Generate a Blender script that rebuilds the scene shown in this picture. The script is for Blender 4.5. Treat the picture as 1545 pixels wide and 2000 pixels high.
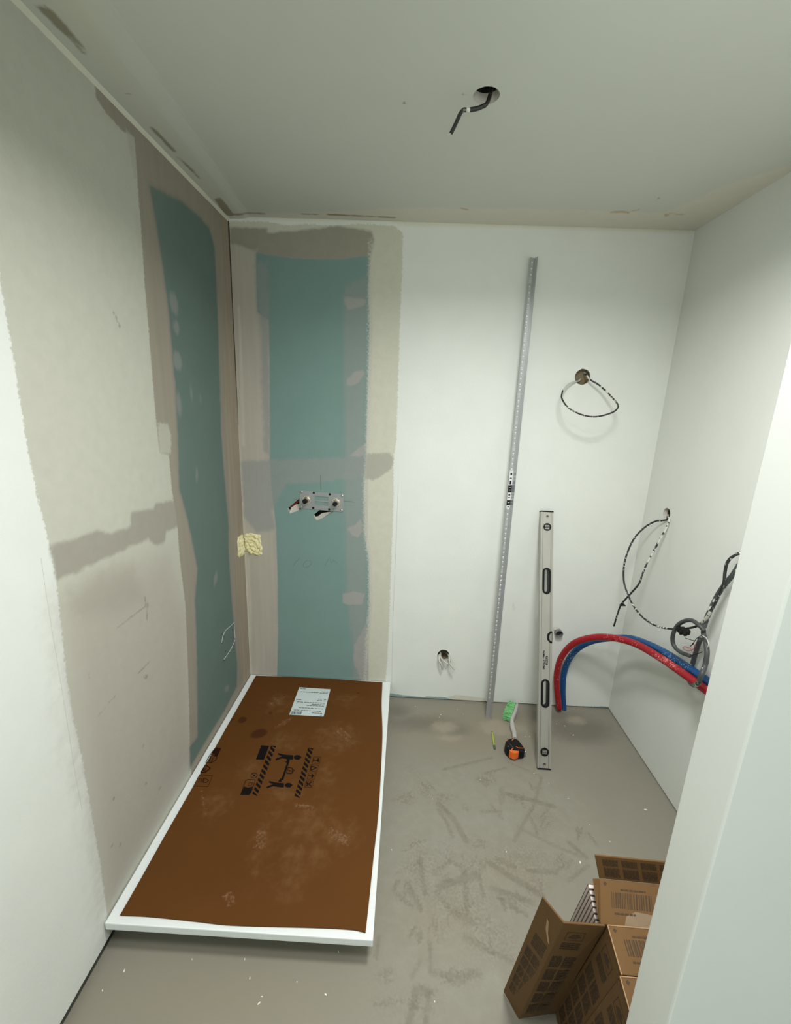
import bpy, bmesh, math, random
import numpy as np
from mathutils import Vector, Matrix, noise as mnoise
from mathutils.geometry import delaunay_2d_cdt

random.seed(7)
rng = np.random.default_rng(5)
for o in list(bpy.data.objects):
    bpy.data.objects.remove(o)
scene = bpy.context.scene
COL = scene.collection

# ------------------------------------------------------------------ camera
S = 0.96
FPX, YAW, PITCH, ROLL = 842.3515, 0.0211, -0.2425, -0.0389
CAM = np.array([.8701, -2.2267, 1.6868]) * S


def _rot(y, p, r):
    cy, sy, cp, sp, cr, sr = math.cos(y), math.sin(y), math.cos(p), math.sin(p), math.cos(r), math.sin(r)
    return (np.array([[cy, -sy, 0], [sy, cy, 0], [0, 0, 1]]) @ np.array([[1, 0, 0], [0, cp, -sp], [0, sp, cp]])
            @ np.array([[cr, 0, sr], [0, 1, 0], [-sr, 0, cr]]))


ROT = _rot(YAW, PITCH, ROLL)
cam_data = bpy.data.cameras.new('camera')
cam_data.sensor_fit = 'HORIZONTAL'
cam_data.sensor_width = 36
cam_data.lens = 36 * FPX / 1545
cam_data.clip_start = 0.02
cam = bpy.data.objects.new('camera', cam_data)
COL.objects.link(cam)
M = Matrix.Identity(4)
for i in range(3):
    M[i][0] = ROT[i, 0]
    M[i][1] = ROT[i, 2]
    M[i][2] = -ROT[i, 1]
    M[i][3] = CAM[i]
cam.matrix_world = M
scene.camera = cam

# ------------------------------------------------------------------ light
scene.view_settings.view_transform = 'Standard'
scene.view_settings.look = 'None'
scene.view_settings.gamma = 1
scene.view_settings.use_curve_mapping = False
scene.view_settings.exposure = 0.12
world = bpy.data.worlds.new('world')
scene.world = world
world.use_nodes = True
world.node_tree.nodes['Background'].inputs[0].default_value = (.9, .95, 1, 1)
world.node_tree.nodes['Background'].inputs[1].default_value = 0.0


def area_lamp(name, loc, size, power, color, target=None, spread=180):
    d = bpy.data.lights.new(name, 'AREA')
    d.shape = 'SQUARE'
    d.size = size
    d.energy = power
    d.spread = math.radians(spread)
    d.color = color
    o = bpy.data.objects.new(name, d)
    COL.objects.link(o)
    o.location = loc
    if target is not None:
        o.rotation_euler = (Vector(target) - Vector(loc)).to_track_quat('-Z', 'Y').to_euler()
    return o


LAMP_COLOR = (1.0, 1.0, .99)
area_lamp('hall_ceiling_lamp', (.95, -1.9, 2.38), .35, 13, LAMP_COLOR, None, 158)
area_lamp('room_ceiling_lamp', (1.24, -1.28, 2.385), .3, 21.5, LAMP_COLOR, None, 158)
area_lamp('hall_fill_light', (.95, -4.15, 1.25), 1.7, 19, (.90, 1.0, .99), (.95, 0, 1.35))  # added soft fill from the hall side, no window stands there

# ------------------------------------------------------------------ helpers
H = 2.4
WX = 2.037
JX, JY, KY = 1.273, -1.592, -1.671
HEAD = 2.36                     # shallow unseen beam over the opening, sized to darken the wall tops


def on(ax, val, px, py):
    d = ROT @ np.array([(px - 772.5) / FPX, 1, -(py - 1000) / FPX])
    return CAM + d * ((val - CAM[ax]) / d[ax])


def onplane(p0, n, px, py):
    d = ROT @ np.array([(px - 772.5) / FPX, 1, -(py - 1000) / FPX])
    p0 = np.array(p0, float)
    n = np.array(n, float)
    return CAM + d * (((p0 - CAM) @ n) / (d @ n))


def lin(c):
    c = c / 255
    return c / 12.92 if c <= .04045 else ((c + .055) / 1.055) ** 2.4


def A(r, g, b, k=.72):
    """albedo of a surface that looks (r,g,b) where white paint looks 222"""
    w = lin(222)
    return tuple(min(.9, lin(v) / w * k) for v in (r, g, b))


def tag(o, label=None, cat=None, group=None, kind=None):
    if label: o['label'] = label
    if cat: o['category'] = cat
    if group: o['group'] = group
    if kind: o['kind'] = kind
    return o


def obj(name, verts, faces, mat, parent=None, smooth=False, loc=None):
    me = bpy.data.meshes.new(name)
    me.from_pydata([tuple(map(float, v)) for v in verts], [], [tuple(f) for f in faces])
    me.update()
    if mat is not None:
        me.materials.append(mat)
    if smooth:
        me.polygons.foreach_set('use_smooth', [True] * len(me.polygons))
    o = bpy.data.objects.new(name, me)
    COL.objects.link(o)
    if parent is not None:
        o.parent = parent
    return o


def empty(name, loc=(0, 0, 0)):
    """thing root; parts are built in world space and then parented with the inverse"""
    o = bpy.data.objects.new(name, None)
    o.empty_display_size = .05
    o.location = loc
    COL.objects.link(o)
    return o


def adopt(parent, *kids):
    inv = Matrix.Translation(-Vector(parent.location))
    for k in kids:
        k.parent = parent
        k.matrix_parent_inverse = inv
    return kids[0]


class MB:
    def __init__(s):
        s.v, s.f = [], []

    def add(s, verts, faces):
        n = len(s.v)
        s.v += [tuple(map(float, v)) for v in verts]
        s.f += [tuple(i + n for i in f) for f in faces]
        return s

    def box(s, a, b):
        (x0, y0, z0), (x1, y1, z1) = a, b
        v = [(x, y, z) for x in (x0, x1) for y in (y0, y1) for z in (z0, z1)]
        return s.add(v, [(0, 1, 3, 2), (4, 6, 7, 5), (0, 4, 5, 1), (2, 3, 7, 6), (0, 2, 6, 4), (1, 5, 7, 3)])

    def obox(s, o, a, b, c):
        """box from corner o along vectors a, b, c"""
        o, a, b, c = map(np.array, (o, a, b, c))
        v = [o + i * a + j * b + k * c for i in (0, 1) for j in (0, 1) for k in (0, 1)]
        return s.add(v, [(0, 1, 3, 2), (4, 6, 7, 5), (0, 4, 5, 1), (2, 3, 7, 6), (0, 2, 6, 4), (1, 5, 7, 3)])

    def prism(s, poly, n):
        """poly: 3d points, extruded along vector n"""
        k = len(poly)
        n = np.array(n)
        v = [np.array(p) for p in poly] + [np.array(p) + n for p in poly]
        return s.add(v, [tuple(range(k - 1, -1, -1)), tuple(range(k, 2 * k))] +
                     [(i, (i + 1) % k, k + (i + 1) % k, k + i) for i in range(k)])

    def tube(s, pts, r, n=10, sub=8, cap=True):
        P = catmull(pts, sub) if sub > 1 else [np.array(p, float) for p in pts]
        m = len(P)
        if np.isscalar(r):
            R = [r] * m
        else:
            R = np.interp(np.linspace(0, 1, m), np.linspace(0, 1, len(r)), r)
        t = [P[min(i + 1, m - 1)] - P[max(i - 1, 0)] for i in range(m)]
        t = [a / (np.linalg.norm(a) + 1e-12) for a in t]
        u = np.cross(t[0], (0, 0, 1) if abs(t[0][2]) < .9 else (1, 0, 0))
        u /= np.linalg.norm(u)
        vs = []
        for i in range(m):
            u = u - t[i] * (u @ t[i])
            u /= np.linalg.norm(u) + 1e-12
            w = np.cross(t[i], u)
            for k in range(n):
                a = 2 * math.pi * k / n
                vs.append(P[i] + R[i] * (math.cos(a) * u + math.sin(a) * w))
        f = [(i * n + k, i * n + (k + 1) % n, (i + 1) * n + (k + 1) % n, (i + 1) * n + k)
             for i in range(m - 1) for k in range(n)]
        if cap:
            f += [tuple(range(n - 1, -1, -1)), tuple((m - 1) * n + k for k in range(n))]
        return s.add(vs, f)

    def build(s, name, mat, parent=None, smooth=False, bevel=0, seg=2):
        o = obj(name, s.v, s.f, mat, None, smooth)
        if bevel:
            bm = bmesh.new()
            bm.from_mesh(o.data)
            bmesh.ops.recalc_face_normals(bm, faces=bm.faces)
            es = [e for e in bm.edges if len(e.link_faces) == 2 and e.calc_face_angle(0) > .5]
            bmesh.ops.bevel(bm, geom=es, offset=bevel, segments=seg, affect='EDGES', profile=.6)
            bm.to_mesh(o.data)
            bm.free()
        if parent is not None:
            adopt(parent, o)
        return o


def catmull(pts, sub=8):
    P = [np.array(p, float) for p in pts]
    P = [2 * P[0] - P[1]] + P + [2 * P[-1] - P[-2]]
    out = []
    for i in range(1, len(P) - 2):
        p0, p1, p2, p3 = P[i - 1:i + 3]
        for k in range(sub):
            t = k / sub
            out.append(.5 * ((2 * p1) + (-p0 + p2) * t + (2 * p0 - 5 * p1 + 4 * p2 - p3) * t * t
                             + (-p0 + 3 * p1 - 3 * p2 + p3) * t ** 3))
    out.append(P[-2])
    return out


def inside(p, poly):
    x, y = p
    r = False
    n = len(poly)
    for i in range(n):
        x1, y1 = poly[i]
        x2, y2 = poly[(i + 1) % n]
        if (y1 > y) != (y2 > y) and x < (x2 - x1) * (y - y1) / (y2 - y1) + x1:
            r = not r
    return r


def inside_np(P, poly):
    r = np.zeros(len(P), bool)
    n = len(poly)
    for i in range(n):
        x1, y1 = poly[i]
        x2, y2 = poly[(i + 1) % n]
        if y1 == y2: continue
        c = ((y1 > P[:, 1]) != (y2 > P[:, 1])) & (P[:, 0] < (x2 - x1) * (P[:, 1] - y1) / (y2 - y1) + x1)
        r ^= c
    return r


def seg_dist(P, pts, closed, wid=None):
    d = np.full(len(P), 1e9)
    n = len(pts)
    for i in range(n if closed else n - 1):
        a = np.array(pts[i], float)
        b = np.array(pts[(i + 1) % n], float)
        ab = b - a
        t = np.clip(((P - a) @ ab) / (ab @ ab + 1e-12), 0, 1)
        d = np.minimum(d, np.linalg.norm(P - (a + t[:, None] * ab), axis=1))
    return d


def sdf_poly(P, poly):
    d = seg_dist(P, poly, True)
    return np.where(inside_np(P, poly), d, -d)


def sheet2d(us, vs, holes):
    """triangulated sheet over grid lines us x vs with polygonal holes cut out"""
    U, V = np.meshgrid(us, vs)
    G = np.stack([U.ravel(), V.ravel()], 1)
    keep = np.ones(len(G), bool)
    sp = min(np.diff(us).min(), np.diff(vs).min())
    for h in holes:
        d = seg_dist(G, h, True)
        keep &= ~(inside_np(G, h) | (d < .45 * sp))
    nu, nv = len(us), len(vs)
    if not holes:
        tri = [(j * nu + i, j * nu + i + 1, (j + 1) * nu + i + 1, (j + 1) * nu + i) for j in range(nv - 1) for i in range(nu - 1)]
        return G, tri
    # quads away from the holes, constrained triangulation in the blocks around them
    blocks = []
    for h in holes:
        h = np.array(h)
        i0 = max(0, np.searchsorted(us, h[:, 0].min()) - 2)
        i1 = min(nu - 1, np.searchsorted(us, h[:, 0].max()) + 1)
        j0 = max(0, np.searchsorted(vs, h[:, 1].min()) - 2)
        j1 = min(nv - 1, np.searchsorted(vs, h[:, 1].max()) + 1)
        blocks.append([i0, i1, j0, j1, [h]])
    merged = True
    while merged:
        merged = False
        for a in range(len(blocks)):
            for b in range(a + 1, len(blocks)):
                A_, B_ = blocks[a], blocks[b]
                if A_[0] <= B_[1] and B_[0] <= A_[1] and A_[2] <= B_[3] and B_[2] <= A_[3]:
                    blocks[a] = [min(A_[0], B_[0]), max(A_[1], B_[1]), min(A_[2], B_[2]), max(A_[3], B_[3]), A_[4] + B_[4]]
                    blocks.pop(b)
                    merged = True
                    break
            if merged: break
    skip = np.zeros((nv - 1, nu - 1), bool)
    for i0, i1, j0, j1, _ in blocks:
        skip[j0:j1, i0:i1] = True
    faces = [(j * nu + i, j * nu + i + 1, (j + 1) * nu + i + 1, (j + 1) * nu + i)
             for j in range(nv - 1) for i in range(nu - 1) if not skip[j, i]]
    pts = [tuple(p) for p in G]
    for i0, i1, j0, j1, hs in blocks:
        idx = [j * nu + i for j in range(j0, j1 + 1) for i in range(i0, i1 + 1)]
        idx = [k for k in idx if keep[k]]
        loc = {k: n for n, k in enumerate(idx)}
        vv = [Vector(pts[k]) for k in idx]
        edges = []
        ring = ([j0 * nu + i for i in range(i0, i1 + 1)] + [j * nu + i1 for j in range(j0 + 1, j1 + 1)] +
                [j1 * nu + i for i in range(i1 - 1, i0 - 1, -1)] + [j * nu + i0 for j in range(j1 - 1, j0, -1)])
        edges += [(loc[ring[k]], loc[ring[(k + 1) % len(ring)]]) for k in range(len(ring))]
        glob = list(idx)
        for h in hs:
            b = len(vv)
            vv += [Vector((float(p[0]), float(p[1]))) for p in h]
            for p in h:
                glob.append(len(pts))
                pts.append((float(p[0]), float(p[1])))
            edges += [(b + k, b + (k + 1) % len(h)) for k in range(len(h))]
        ov, oe, of, ovi, oei, ofi = delaunay_2d_cdt(vv, edges, [], 0, 1e-7)
        mp = []
        for n, src in enumerate(ovi):
            if src:
                mp.append(glob[src[0]])
            else:
                mp.append(len(pts))
                pts.append(tuple(ov[n]))
        for f in of:
            c = sum((ov[k] for k in f), Vector((0, 0))) / len(f)
            if any(inside(c, h) for h in hs): continue
            faces.append(tuple(mp[k] for k in f))
    return np.array(pts), faces


def plate_holes(mb, outer, holes, fn, depth):
    """plate with through holes; fn(u,v,d)->3d, d from 0 (front) to depth"""
    vv, edges = [], []
    for loop in [outer] + holes:
        b = len(vv)
        vv += [Vector((float(p[0]), float(p[1]))) for p in loop]
        edges += [(b + k, b + (k + 1) % len(loop)) for k in range(len(loop))]
    ov, oe, of, *_ = delaunay_2d_cdt(vv, edges, [], 0, 1e-8)
    F = []
    for f in of:
        c = sum((ov[k] for k in f), Vector((0, 0))) / len(f)
        if inside(c, outer) and not any(inside(c, h) for h in holes):
            F.append(f)
    mb.add([fn(p[0], p[1], 0) for p in ov], F)
    mb.add([fn(p[0], p[1], depth) for p in ov], [tuple(reversed(f)) for f in F])
    for loop in [outer] + holes:
        k = len(loop)
        mb.add([fn(p[0], p[1], 0) for p in loop] + [fn(p[0], p[1], depth) for p in loop],
               [(i, (i + 1) % k, k + (i + 1) % k, k + i) for i in range(k)])


def circle2(cx, cy, rx, ry=None, n=20, wob=0):
    ry = rx if ry is None else ry
    return [(cx + rx * (1 + wob * math.sin(3.1 * i) * .5) * math.cos(2 * math.pi * i / n),
             cy + ry * (1 + wob * math.sin(2.3 * i) * .5) * math.sin(2 * math.pi * i / n)) for i in range(n)]


# ------------------------------------------------------------------ materials
def base_mat(name, color, rough=.6, metal=0, spec=.5):
    m = bpy.data.materials.new(name)
    m.use_nodes = True
    b = m.node_tree.nodes['Principled BSDF']
    b.inputs['Base Color'].default_value = (*color, 1)
    b.inputs['Roughness'].default_value = rough
    b.inputs['Metallic'].default_value = metal
    b.inputs['Specular IOR Level'].default_value = spec
    return m


def nd(nt, kind, **kw):
    n = nt.nodes.new(kind)
    for k, v in kw.items():
        setattr(n, k, v)
    return n


def mathn(nt, op, a, b=None, c=None):
    n = nd(nt, 'ShaderNodeMath', operation=op)
    for i, x in enumerate((a, b, c)):
        if x is None: continue
        if isinstance(x, (int, float)):
            n.inputs[i].default_value = x
        else:
            nt.links.new(x, n.inputs[i])
    return n.outputs[0]


def noise_node(nt, scale, detail=4, stretch=(1, 1, 1), rough=.55):
    tc = nd(nt, 'ShaderNodeTexCoord')
    mp = nd(nt, 'ShaderNodeMapping')
    mp.inputs['Scale'].default_value = stretch
    nt.links.new(tc.outputs['Object'], mp.inputs[0])
    n = nd(nt, 'ShaderNodeTexNoise')
    n.inputs['Scale'].default_value = scale
    n.inputs['Detail'].default_value = detail
    n.inputs['Roughness'].default_value = rough
    nt.links.new(mp.outputs[0], n.inputs['Vector'])
    return n.outputs[0]


def mixc(nt, fac, a, b):
    n = nd(nt, 'ShaderNodeMix', data_type='RGBA')
    if isinstance(fac, (int, float)):
        n.inputs[0].default_value = fac
    else:
        nt.links.new(fac, n.inputs[0])
    for s, x in ((n.inputs[6], a), (n.inputs[7], b)):
        if isinstance(x, tuple):
            s.default_value = (*x[:3], 1)
        else:
            nt.links.new(x, s)
    return n.outputs[2]


def smooth(nt, val, lo, hi, to=1.0):
    n = nd(nt, 'ShaderNodeMapRange', interpolation_type='SMOOTHSTEP')
    nt.links.new(val, n.inputs[0])
    n.inputs[1].default_value = lo
    n.inputs[2].default_value = hi
    n.inputs[3].default_value = 0
    n.inputs[4].default_value = to
    return n.outputs[0]


def add_bump(nt, b, height, strength, dist):
    n = nd(nt, 'ShaderNodeBump')
    n.inputs['Strength'].default_value = strength
    n.inputs['Distance'].default_value = dist
    nt.links.new(height, n.inputs['Height'])
    nt.links.new(n.outputs[0], b.inputs['Normal'])


def mottled(name, color, rough=.6, metal=0, scale=20, amt=.12, bump=0, bscale=200, stretch=(1, 1, 1), spec=.5):
    """colour with a slow tonal variation and a fine relief"""
    m = base_mat(name, color, rough, metal, spec)
    nt = m.node_tree
    b = nt.nodes['Principled BSDF']
    n = noise_node(nt, scale, 2, stretch)
    c = mixc(nt, n, tuple(v * (1 - amt) for v in color), tuple(min(1, v * (1 + amt)) for v in color))
    nt.links.new(c, b.inputs['Base Color'])
    if bump:
        add_bump(nt, b, noise_node(nt, bscale, 1), .5, bump)
    return m


def splattered(name, color, splat, amount, scale=90, rough=.5):
    m = base_mat(name, color, rough)
    nt = m.node_tree
    b = nt.nodes['Principled BSDF']
    n = noise_node(nt, scale, 3)
    n2 = noise_node(nt, 9, 2)
    s = mathn(nt, 'ADD', n, mathn(nt, 'MULTIPLY', n2, .55))
    k = smooth(nt, s, 1.02 - amount, 1.05 - amount)
    nt.links.new(mixc(nt, k, color, splat), b.inputs['Base Color'])
    return m


def layered(name, base, layers, rough=.85, mott=.05, mscale=6, bump=.0006, bscale=160, spec=.3):
    m = base_mat(name, base, rough, 0, spec)
    nt = m.node_tree
    b = nt.nodes['Principled BSDF']
    fine = noise_node(nt, 110, 2)
    mid = noise_node(nt, 28, 3)
    slow = noise_node(nt, mscale, 2)
    streak = noise_node(nt, 40, 2, (1, 1, .06))
    src = {'fine': fine, 'mid': mid, 'streak': streak, 'slow': slow}
    col = mixc(nt, slow, tuple(v * (1 - mott) for v in base), tuple(min(.95, v * (1 + mott)) for v in base))
    for L in layers:
        at = nd(nt, 'ShaderNodeAttribute', attribute_name=L['attr'])
        jit = mathn(nt, 'MULTIPLY', mathn(nt, 'SUBTRACT', src[L.get('noise', 'fine')], .5), L.get('amp', .008))
        val = mathn(nt, 'ADD', at.outputs['Fac'], jit)
        if L.get('off'): val = mathn(nt, 'ADD', val, L['off'])
        sft = L.get('soft', .003)
        k = smooth(nt, val, -sft, sft, L.get('op', 1))
        if L.get('patchy'):
            k = mathn(nt, 'MULTIPLY', k, smooth(nt, src[L.get('pnoise', 'mid')], .5 - L['patchy'], .5 + L['patchy']))
        c = L['color']
        var = L.get('var', .06)
        cc = mixc(nt, src[L.get('vnoise', 'mid')], tuple(v * (1 - var) for v in c), tuple(min(.95, v * (1 + var)) for v in c))
        col = mixc(nt, k, col, cc)
    nt.links.new(col, b.inputs['Base Color'])
    if bump:
        add_bump(nt, b, noise_node(nt, bscale * .6, 1), .5, bump * 1.3)
    return m


def set_layers(o, P2, layers):
    """layers: {attr: [('poly', pts) | ('line', pts, width) | ('blob', c, rx, ry, ang)]} in the 2d frame of P2"""
    for name, shapes in layers.items():
        d = np.full(len(P2), -.12)
        for s in shapes:
            pts = np.array(s[1], float)
            if s[0] == 'blob':
                c, rx, ry = pts, s[2], s[3]
                a = s[4] if len(s) > 4 else 0
                q = P2 - c
                q = np.stack([q[:, 0] * math.cos(a) + q[:, 1] * math.sin(a), -q[:, 0] * math.sin(a) + q[:, 1] * math.cos(a)], 1)
                v = (1 - np.sqrt((q[:, 0] / rx) ** 2 + (q[:, 1] / ry) ** 2)) * min(rx, ry)
                d = np.maximum(d, np.clip(v, -.12, .12))
                continue
            lo, hi = pts.min(0) - .13, pts.max(0) + .13
            sel = np.where(((P2 >= lo) & (P2 <= hi)).all(1))[0]
            if len(sel) == 0: continue
            Q = P2[sel]
            v = sdf_poly(Q, pts) if s[0] == 'poly' else s[2] / 2 - seg_dist(Q, pts, False)
            d[sel] = np.maximum(d[sel], np.clip(v, -.12, .12))
        at = o.data.attributes.new(name, 'FLOAT', 'POINT')
        at.data.foreach_set('value', d.astype(np.float32))


def fine_lines(a, b, step, coarse_to=None, cstep=.2):
    n = max(1, int(round((b - a) / step)))
    L = list(np.linspace(a, b, n + 1))
    if coarse_to is not None:
        m = max(1, int(round(abs(a - coarse_to) / cstep)))
        L = list(np.linspace(coarse_to, a, m + 1))[:-1] + L
    return np.array(L)


WHITE = A(222, 225, 219)
m_white = mottled('white_wall_paint', WHITE, .8, 0, 5, .03, spec=.3)
m_core = mottled('plasterboard_core', A(205, 200, 190), .9, 0, 40, .15, .002, 120)
m_void = base_mat('dark_cavity', (.015, .014, .012), .95)
m_wool = mottled('cavity_insulation', A(120, 108, 85), .95, 0, 60, .4, .004, 120)

# ------------------------------------------------------------------ structure: pixel outlines of the wall finishes
LW = lambda pts: [tuple(on(0, 0, *p)[[1, 2]]) for p in pts]
BW = lambda pts: [tuple(on(1, 0, *p)[[0, 2]]) for p in pts]
RW = lambda pts: [tuple(on(0, WX, *p)[[1, 2]]) for p in pts]
FL = lambda pts: [tuple(on(2, 0, *p)[[0, 1]]) for p in pts]
CE = lambda pts: [tuple(on(2, H, *p)[[0, 1]]) for p in pts]


def pxblob(fn, x, y, rx, ry=None):
    """blob centre and radii (px) to a blob on the plane (axis aligned)"""
    ry = rx if ry is None else ry
    c = np.array(fn([(x, y)])[0])
    a = np.array(fn([(x + rx, y)])[0]) - np.array(fn([(x - rx, y)])[0])
    b = np.array(fn([(x, y + ry)])[0]) - np.array(fn([(x, y - ry)])[0])
    return ('blob', tuple(c), max(np.linalg.norm(a) / 2, .006), max(np.linalg.norm(b) / 2, .006), math.atan2(a[1], a[0]))


# ---- left wall
GAP = .028
fill_edge = LW([(5, 573), (19, 657), (34, 750), (51, 860), (71, 962), (97, 1068), (110, 1133), (120, 1230), (130, 1321),
                (142, 1400), (154, 1450), (175, 1566), (194, 1678), (206, 1762), (212, 1805)])
fill_poly = [(.02, 2.45), (fill_edge[0][0] - .0, 2.45)] + fill_edge + [(fill_edge[-1][0], -.02), (.02, -.02)]
taupe_edge = LW([(262, 268), (268, 350), (275, 440), (283, 560), (290, 640), (298, 740), (305, 822), (312, 885), (330, 888), (336, 960),
                 (345, 1010), (352, 1100), (362, 1180), (367, 1300), (370, 1400), (371, 1480)])
taupe_poly = [(.02, 2.45)] + LW([(185, 165), (187, 190), (205, 218), (238, 255)]) + taupe_edge + [(taupe_edge[-1][0], -.02), (.02, -.02)]
teal_left = LW([(292, 362), (318, 376), (352, 392), (385, 420), (408, 445), (418, 480), (422, 540), (426, 650), (429, 750), (432, 850),
                (438, 930), (446, 1020), (447, 1090), (452, 1170), (457, 1230), (463, 1300), (462, 1340), (440, 1385),
                (400, 1450), (372, 1497), (371, 1460), (386, 1440), (386, 1350), (384, 1250), (381, 1170), (386, 1110), (378, 1070),
                (366, 1010), (350, 955), (348, 870), (343, 760), (336, 680), (329, 600), (318, 520), (306, 440)])
wl_layers = {
    'fill': [('poly', fill_poly)],
    'pink': [('poly', LW([(120, 1180), (200, 1120), (330, 1080), (366, 1200), (372, 1480), (210, 1780), (190, 1640), (150, 1420)]))],
    'band': [('poly', LW([(96, 1068), (150, 1050), (190, 1034), (215, 1044), (255, 1028), (256, 1001), (300, 993), (302, 983), (345, 977),
                          (350, 1028), (325, 1038), (322, 1058), (304, 1067), (290, 1053), (250, 1070), (190, 1098), (112, 1134)])),
             ],
    'band2': [('poly', LW([(135, 1160), (200, 1115), (260, 1105), (280, 1170), (230, 1200), (150, 1200)]))],
    'scuff': [('line', LW([(282, 1165), (288, 1185), (287, 1210)]), .007), ('line', LW([(228, 1228), (290, 1180)]), .005),
              ('line', LW([(270, 1315), (292, 1292)]), .005), ('line', LW([(172, 1315), (174, 1325)]), .006),
              ('line', LW([(222, 610), (235, 640)]), .008), ('line', LW([(190, 1400), (225, 1360)]), .004),
              pxblob(LW, 285, 1322, 4), pxblob(LW, 280, 1457, 2), pxblob(LW, 285, 1530, 2), pxblob(LW, 222, 1560, 2),
              pxblob(LW, 312, 1540, 2), pxblob(LW, 218, 1653, 2), pxblob(LW, 235, 1650, 2)],
    'taupe': [('poly', taupe_poly)],
    'lightpatch': [('poly', LW([(308, 826), (328, 828), (334, 850), (334, 886), (312, 886)])),
                   ('poly', LW([(246, 250), (262, 272), (268, 350), (262, 345), (252, 290)]))],
    'teal': [('poly', teal_left)],
    'corner': [('poly', [(.02, 2.45), (-.005, 2.45)] + LW([(430, 450), (436, 650), (441, 850), (453, 1050), (464, 1230), (474, 1330)]) + [(.02, 0)])],
    'blob': [pxblob(LW, 340, 592, 7, 20), pxblob(LW, 347, 705, 8, 18), pxblob(LW, 345, 640, 5, 12), pxblob(LW, 421, 1130, 3, 12),
             pxblob(LW, 350, 790, 5, 25), pxblob(LW, 374, 770, 2, 14), pxblob(LW, 392, 780, 1.5, 8), pxblob(LW, 443, 1345, 4, 6),
             pxblob(LW, 385, 925, 2, 12)],
    'caulk': [('poly', [(.02, 2.42), (-1.2, 2.42), (-1.2, 2.387), (-.4, 2.389), (.02, 2.393)])],
}
m_wall_left = layered('left_wall_finish', WHITE, [
    dict(attr='fill', color=A(190, 190, 177), soft=.003, amp=.02, var=.07),
    dict(attr='pink', color=A(170, 162, 152), soft=.09, amp=.12, noise='mid', op=.75),
    dict(attr='band', color=A(152, 147, 136), soft=.009, amp=.025, noise='mid', op=.85),
    dict(attr='band2', color=A(160, 154, 143), soft=.04, amp=.06, noise='mid', op=.55),
    dict(attr='scuff', color=A(110, 105, 95), soft=.004, amp=.008, op=.6),
    dict(attr='taupe', color=A(152, 145, 132), soft=.004, amp=.014, var=.1, vnoise='streak'),
    dict(attr='lightpatch', color=A(182, 181, 168), soft=.006, amp=.02, op=.9),
    dict(attr='corner', color=A(160, 148, 132), soft=.012, amp=.03, noise='streak', var=.22, vnoise='streak'),
    dict(attr='teal', color=A(130, 128, 124), soft=.016, off=.008, amp=.02, noise='mid', op=.6),
    dict(attr='teal', color=A(102, 120, 114), soft=.009, amp=.012, noise='mid', var=.09, vnoise='slow'),
    dict(attr='blob', color=A(140, 142, 138), soft=.009, amp=.02, noise='streak', op=.7),
    dict(attr='caulk', color=A(205, 205, 190), soft=.004, amp=.008),
])
us = fine_lines(-1.55, 0, .010, -4.2)
vs = fine_lines(GAP, H, .010)
P2, F = sheet2d(us, vs, [])
wall_left = obj('wall_left', [(0, p[0], p[1]) for p in P2], F, m_wall_left)
set_layers(wall_left, P2, wl_layers)
tag(wall_left, 'left wall of grey filler over white paint with a tall green plasterboard strip', None, None, 'structure')



def floor_gap(parent, p0, p1, h, n, d=.05):
    """open joint under the wall boards: board edge, then the dark void behind"""
    p0, p1, n = np.array(p0, float), np.array(p1, float), np.array(n, float)
    up = np.array([0, 0, h])
    mb = MB()
    mb.add([p0 + up, p1 + up, p1 + up + n * .0125, p0 + up + n * .0125], [(0, 1, 2, 3)])
    mb.build('board_edge', m_core, parent)
    mb = MB()
    mb.add([p0 + up + n * .0125, p1 + up + n * .0125, p1 + n * d + up, p0 + n * d + up, p1 + n * d - [0, 0, .01], p0 + n * d - [0, 0, .01]], [(0, 1, 2, 3), (3, 2, 4, 5)])
    mb.build('floor_gap', m_void, parent)
    mb = MB()
    mb.add([p0 + n * .006 + [0, 0, .0006], p1 + n * .006 + [0, 0, .0006], p1 + n * d + [0, 0, .0006], p0 + n * d + [0, 0, .0006]], [(0, 1, 2, 3)])
    mb.build('joint_strip', m_joint, parent)  # dark sheet laid over the floor inside the gap


m_joint = mottled('dark_joint_strip', A(62, 62, 56), .9, 0, 30, .3)
floor_gap(wall_left, (0, -4.2, 0), (0, 0, 0), GAP, (-1, 0, 0))
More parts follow.
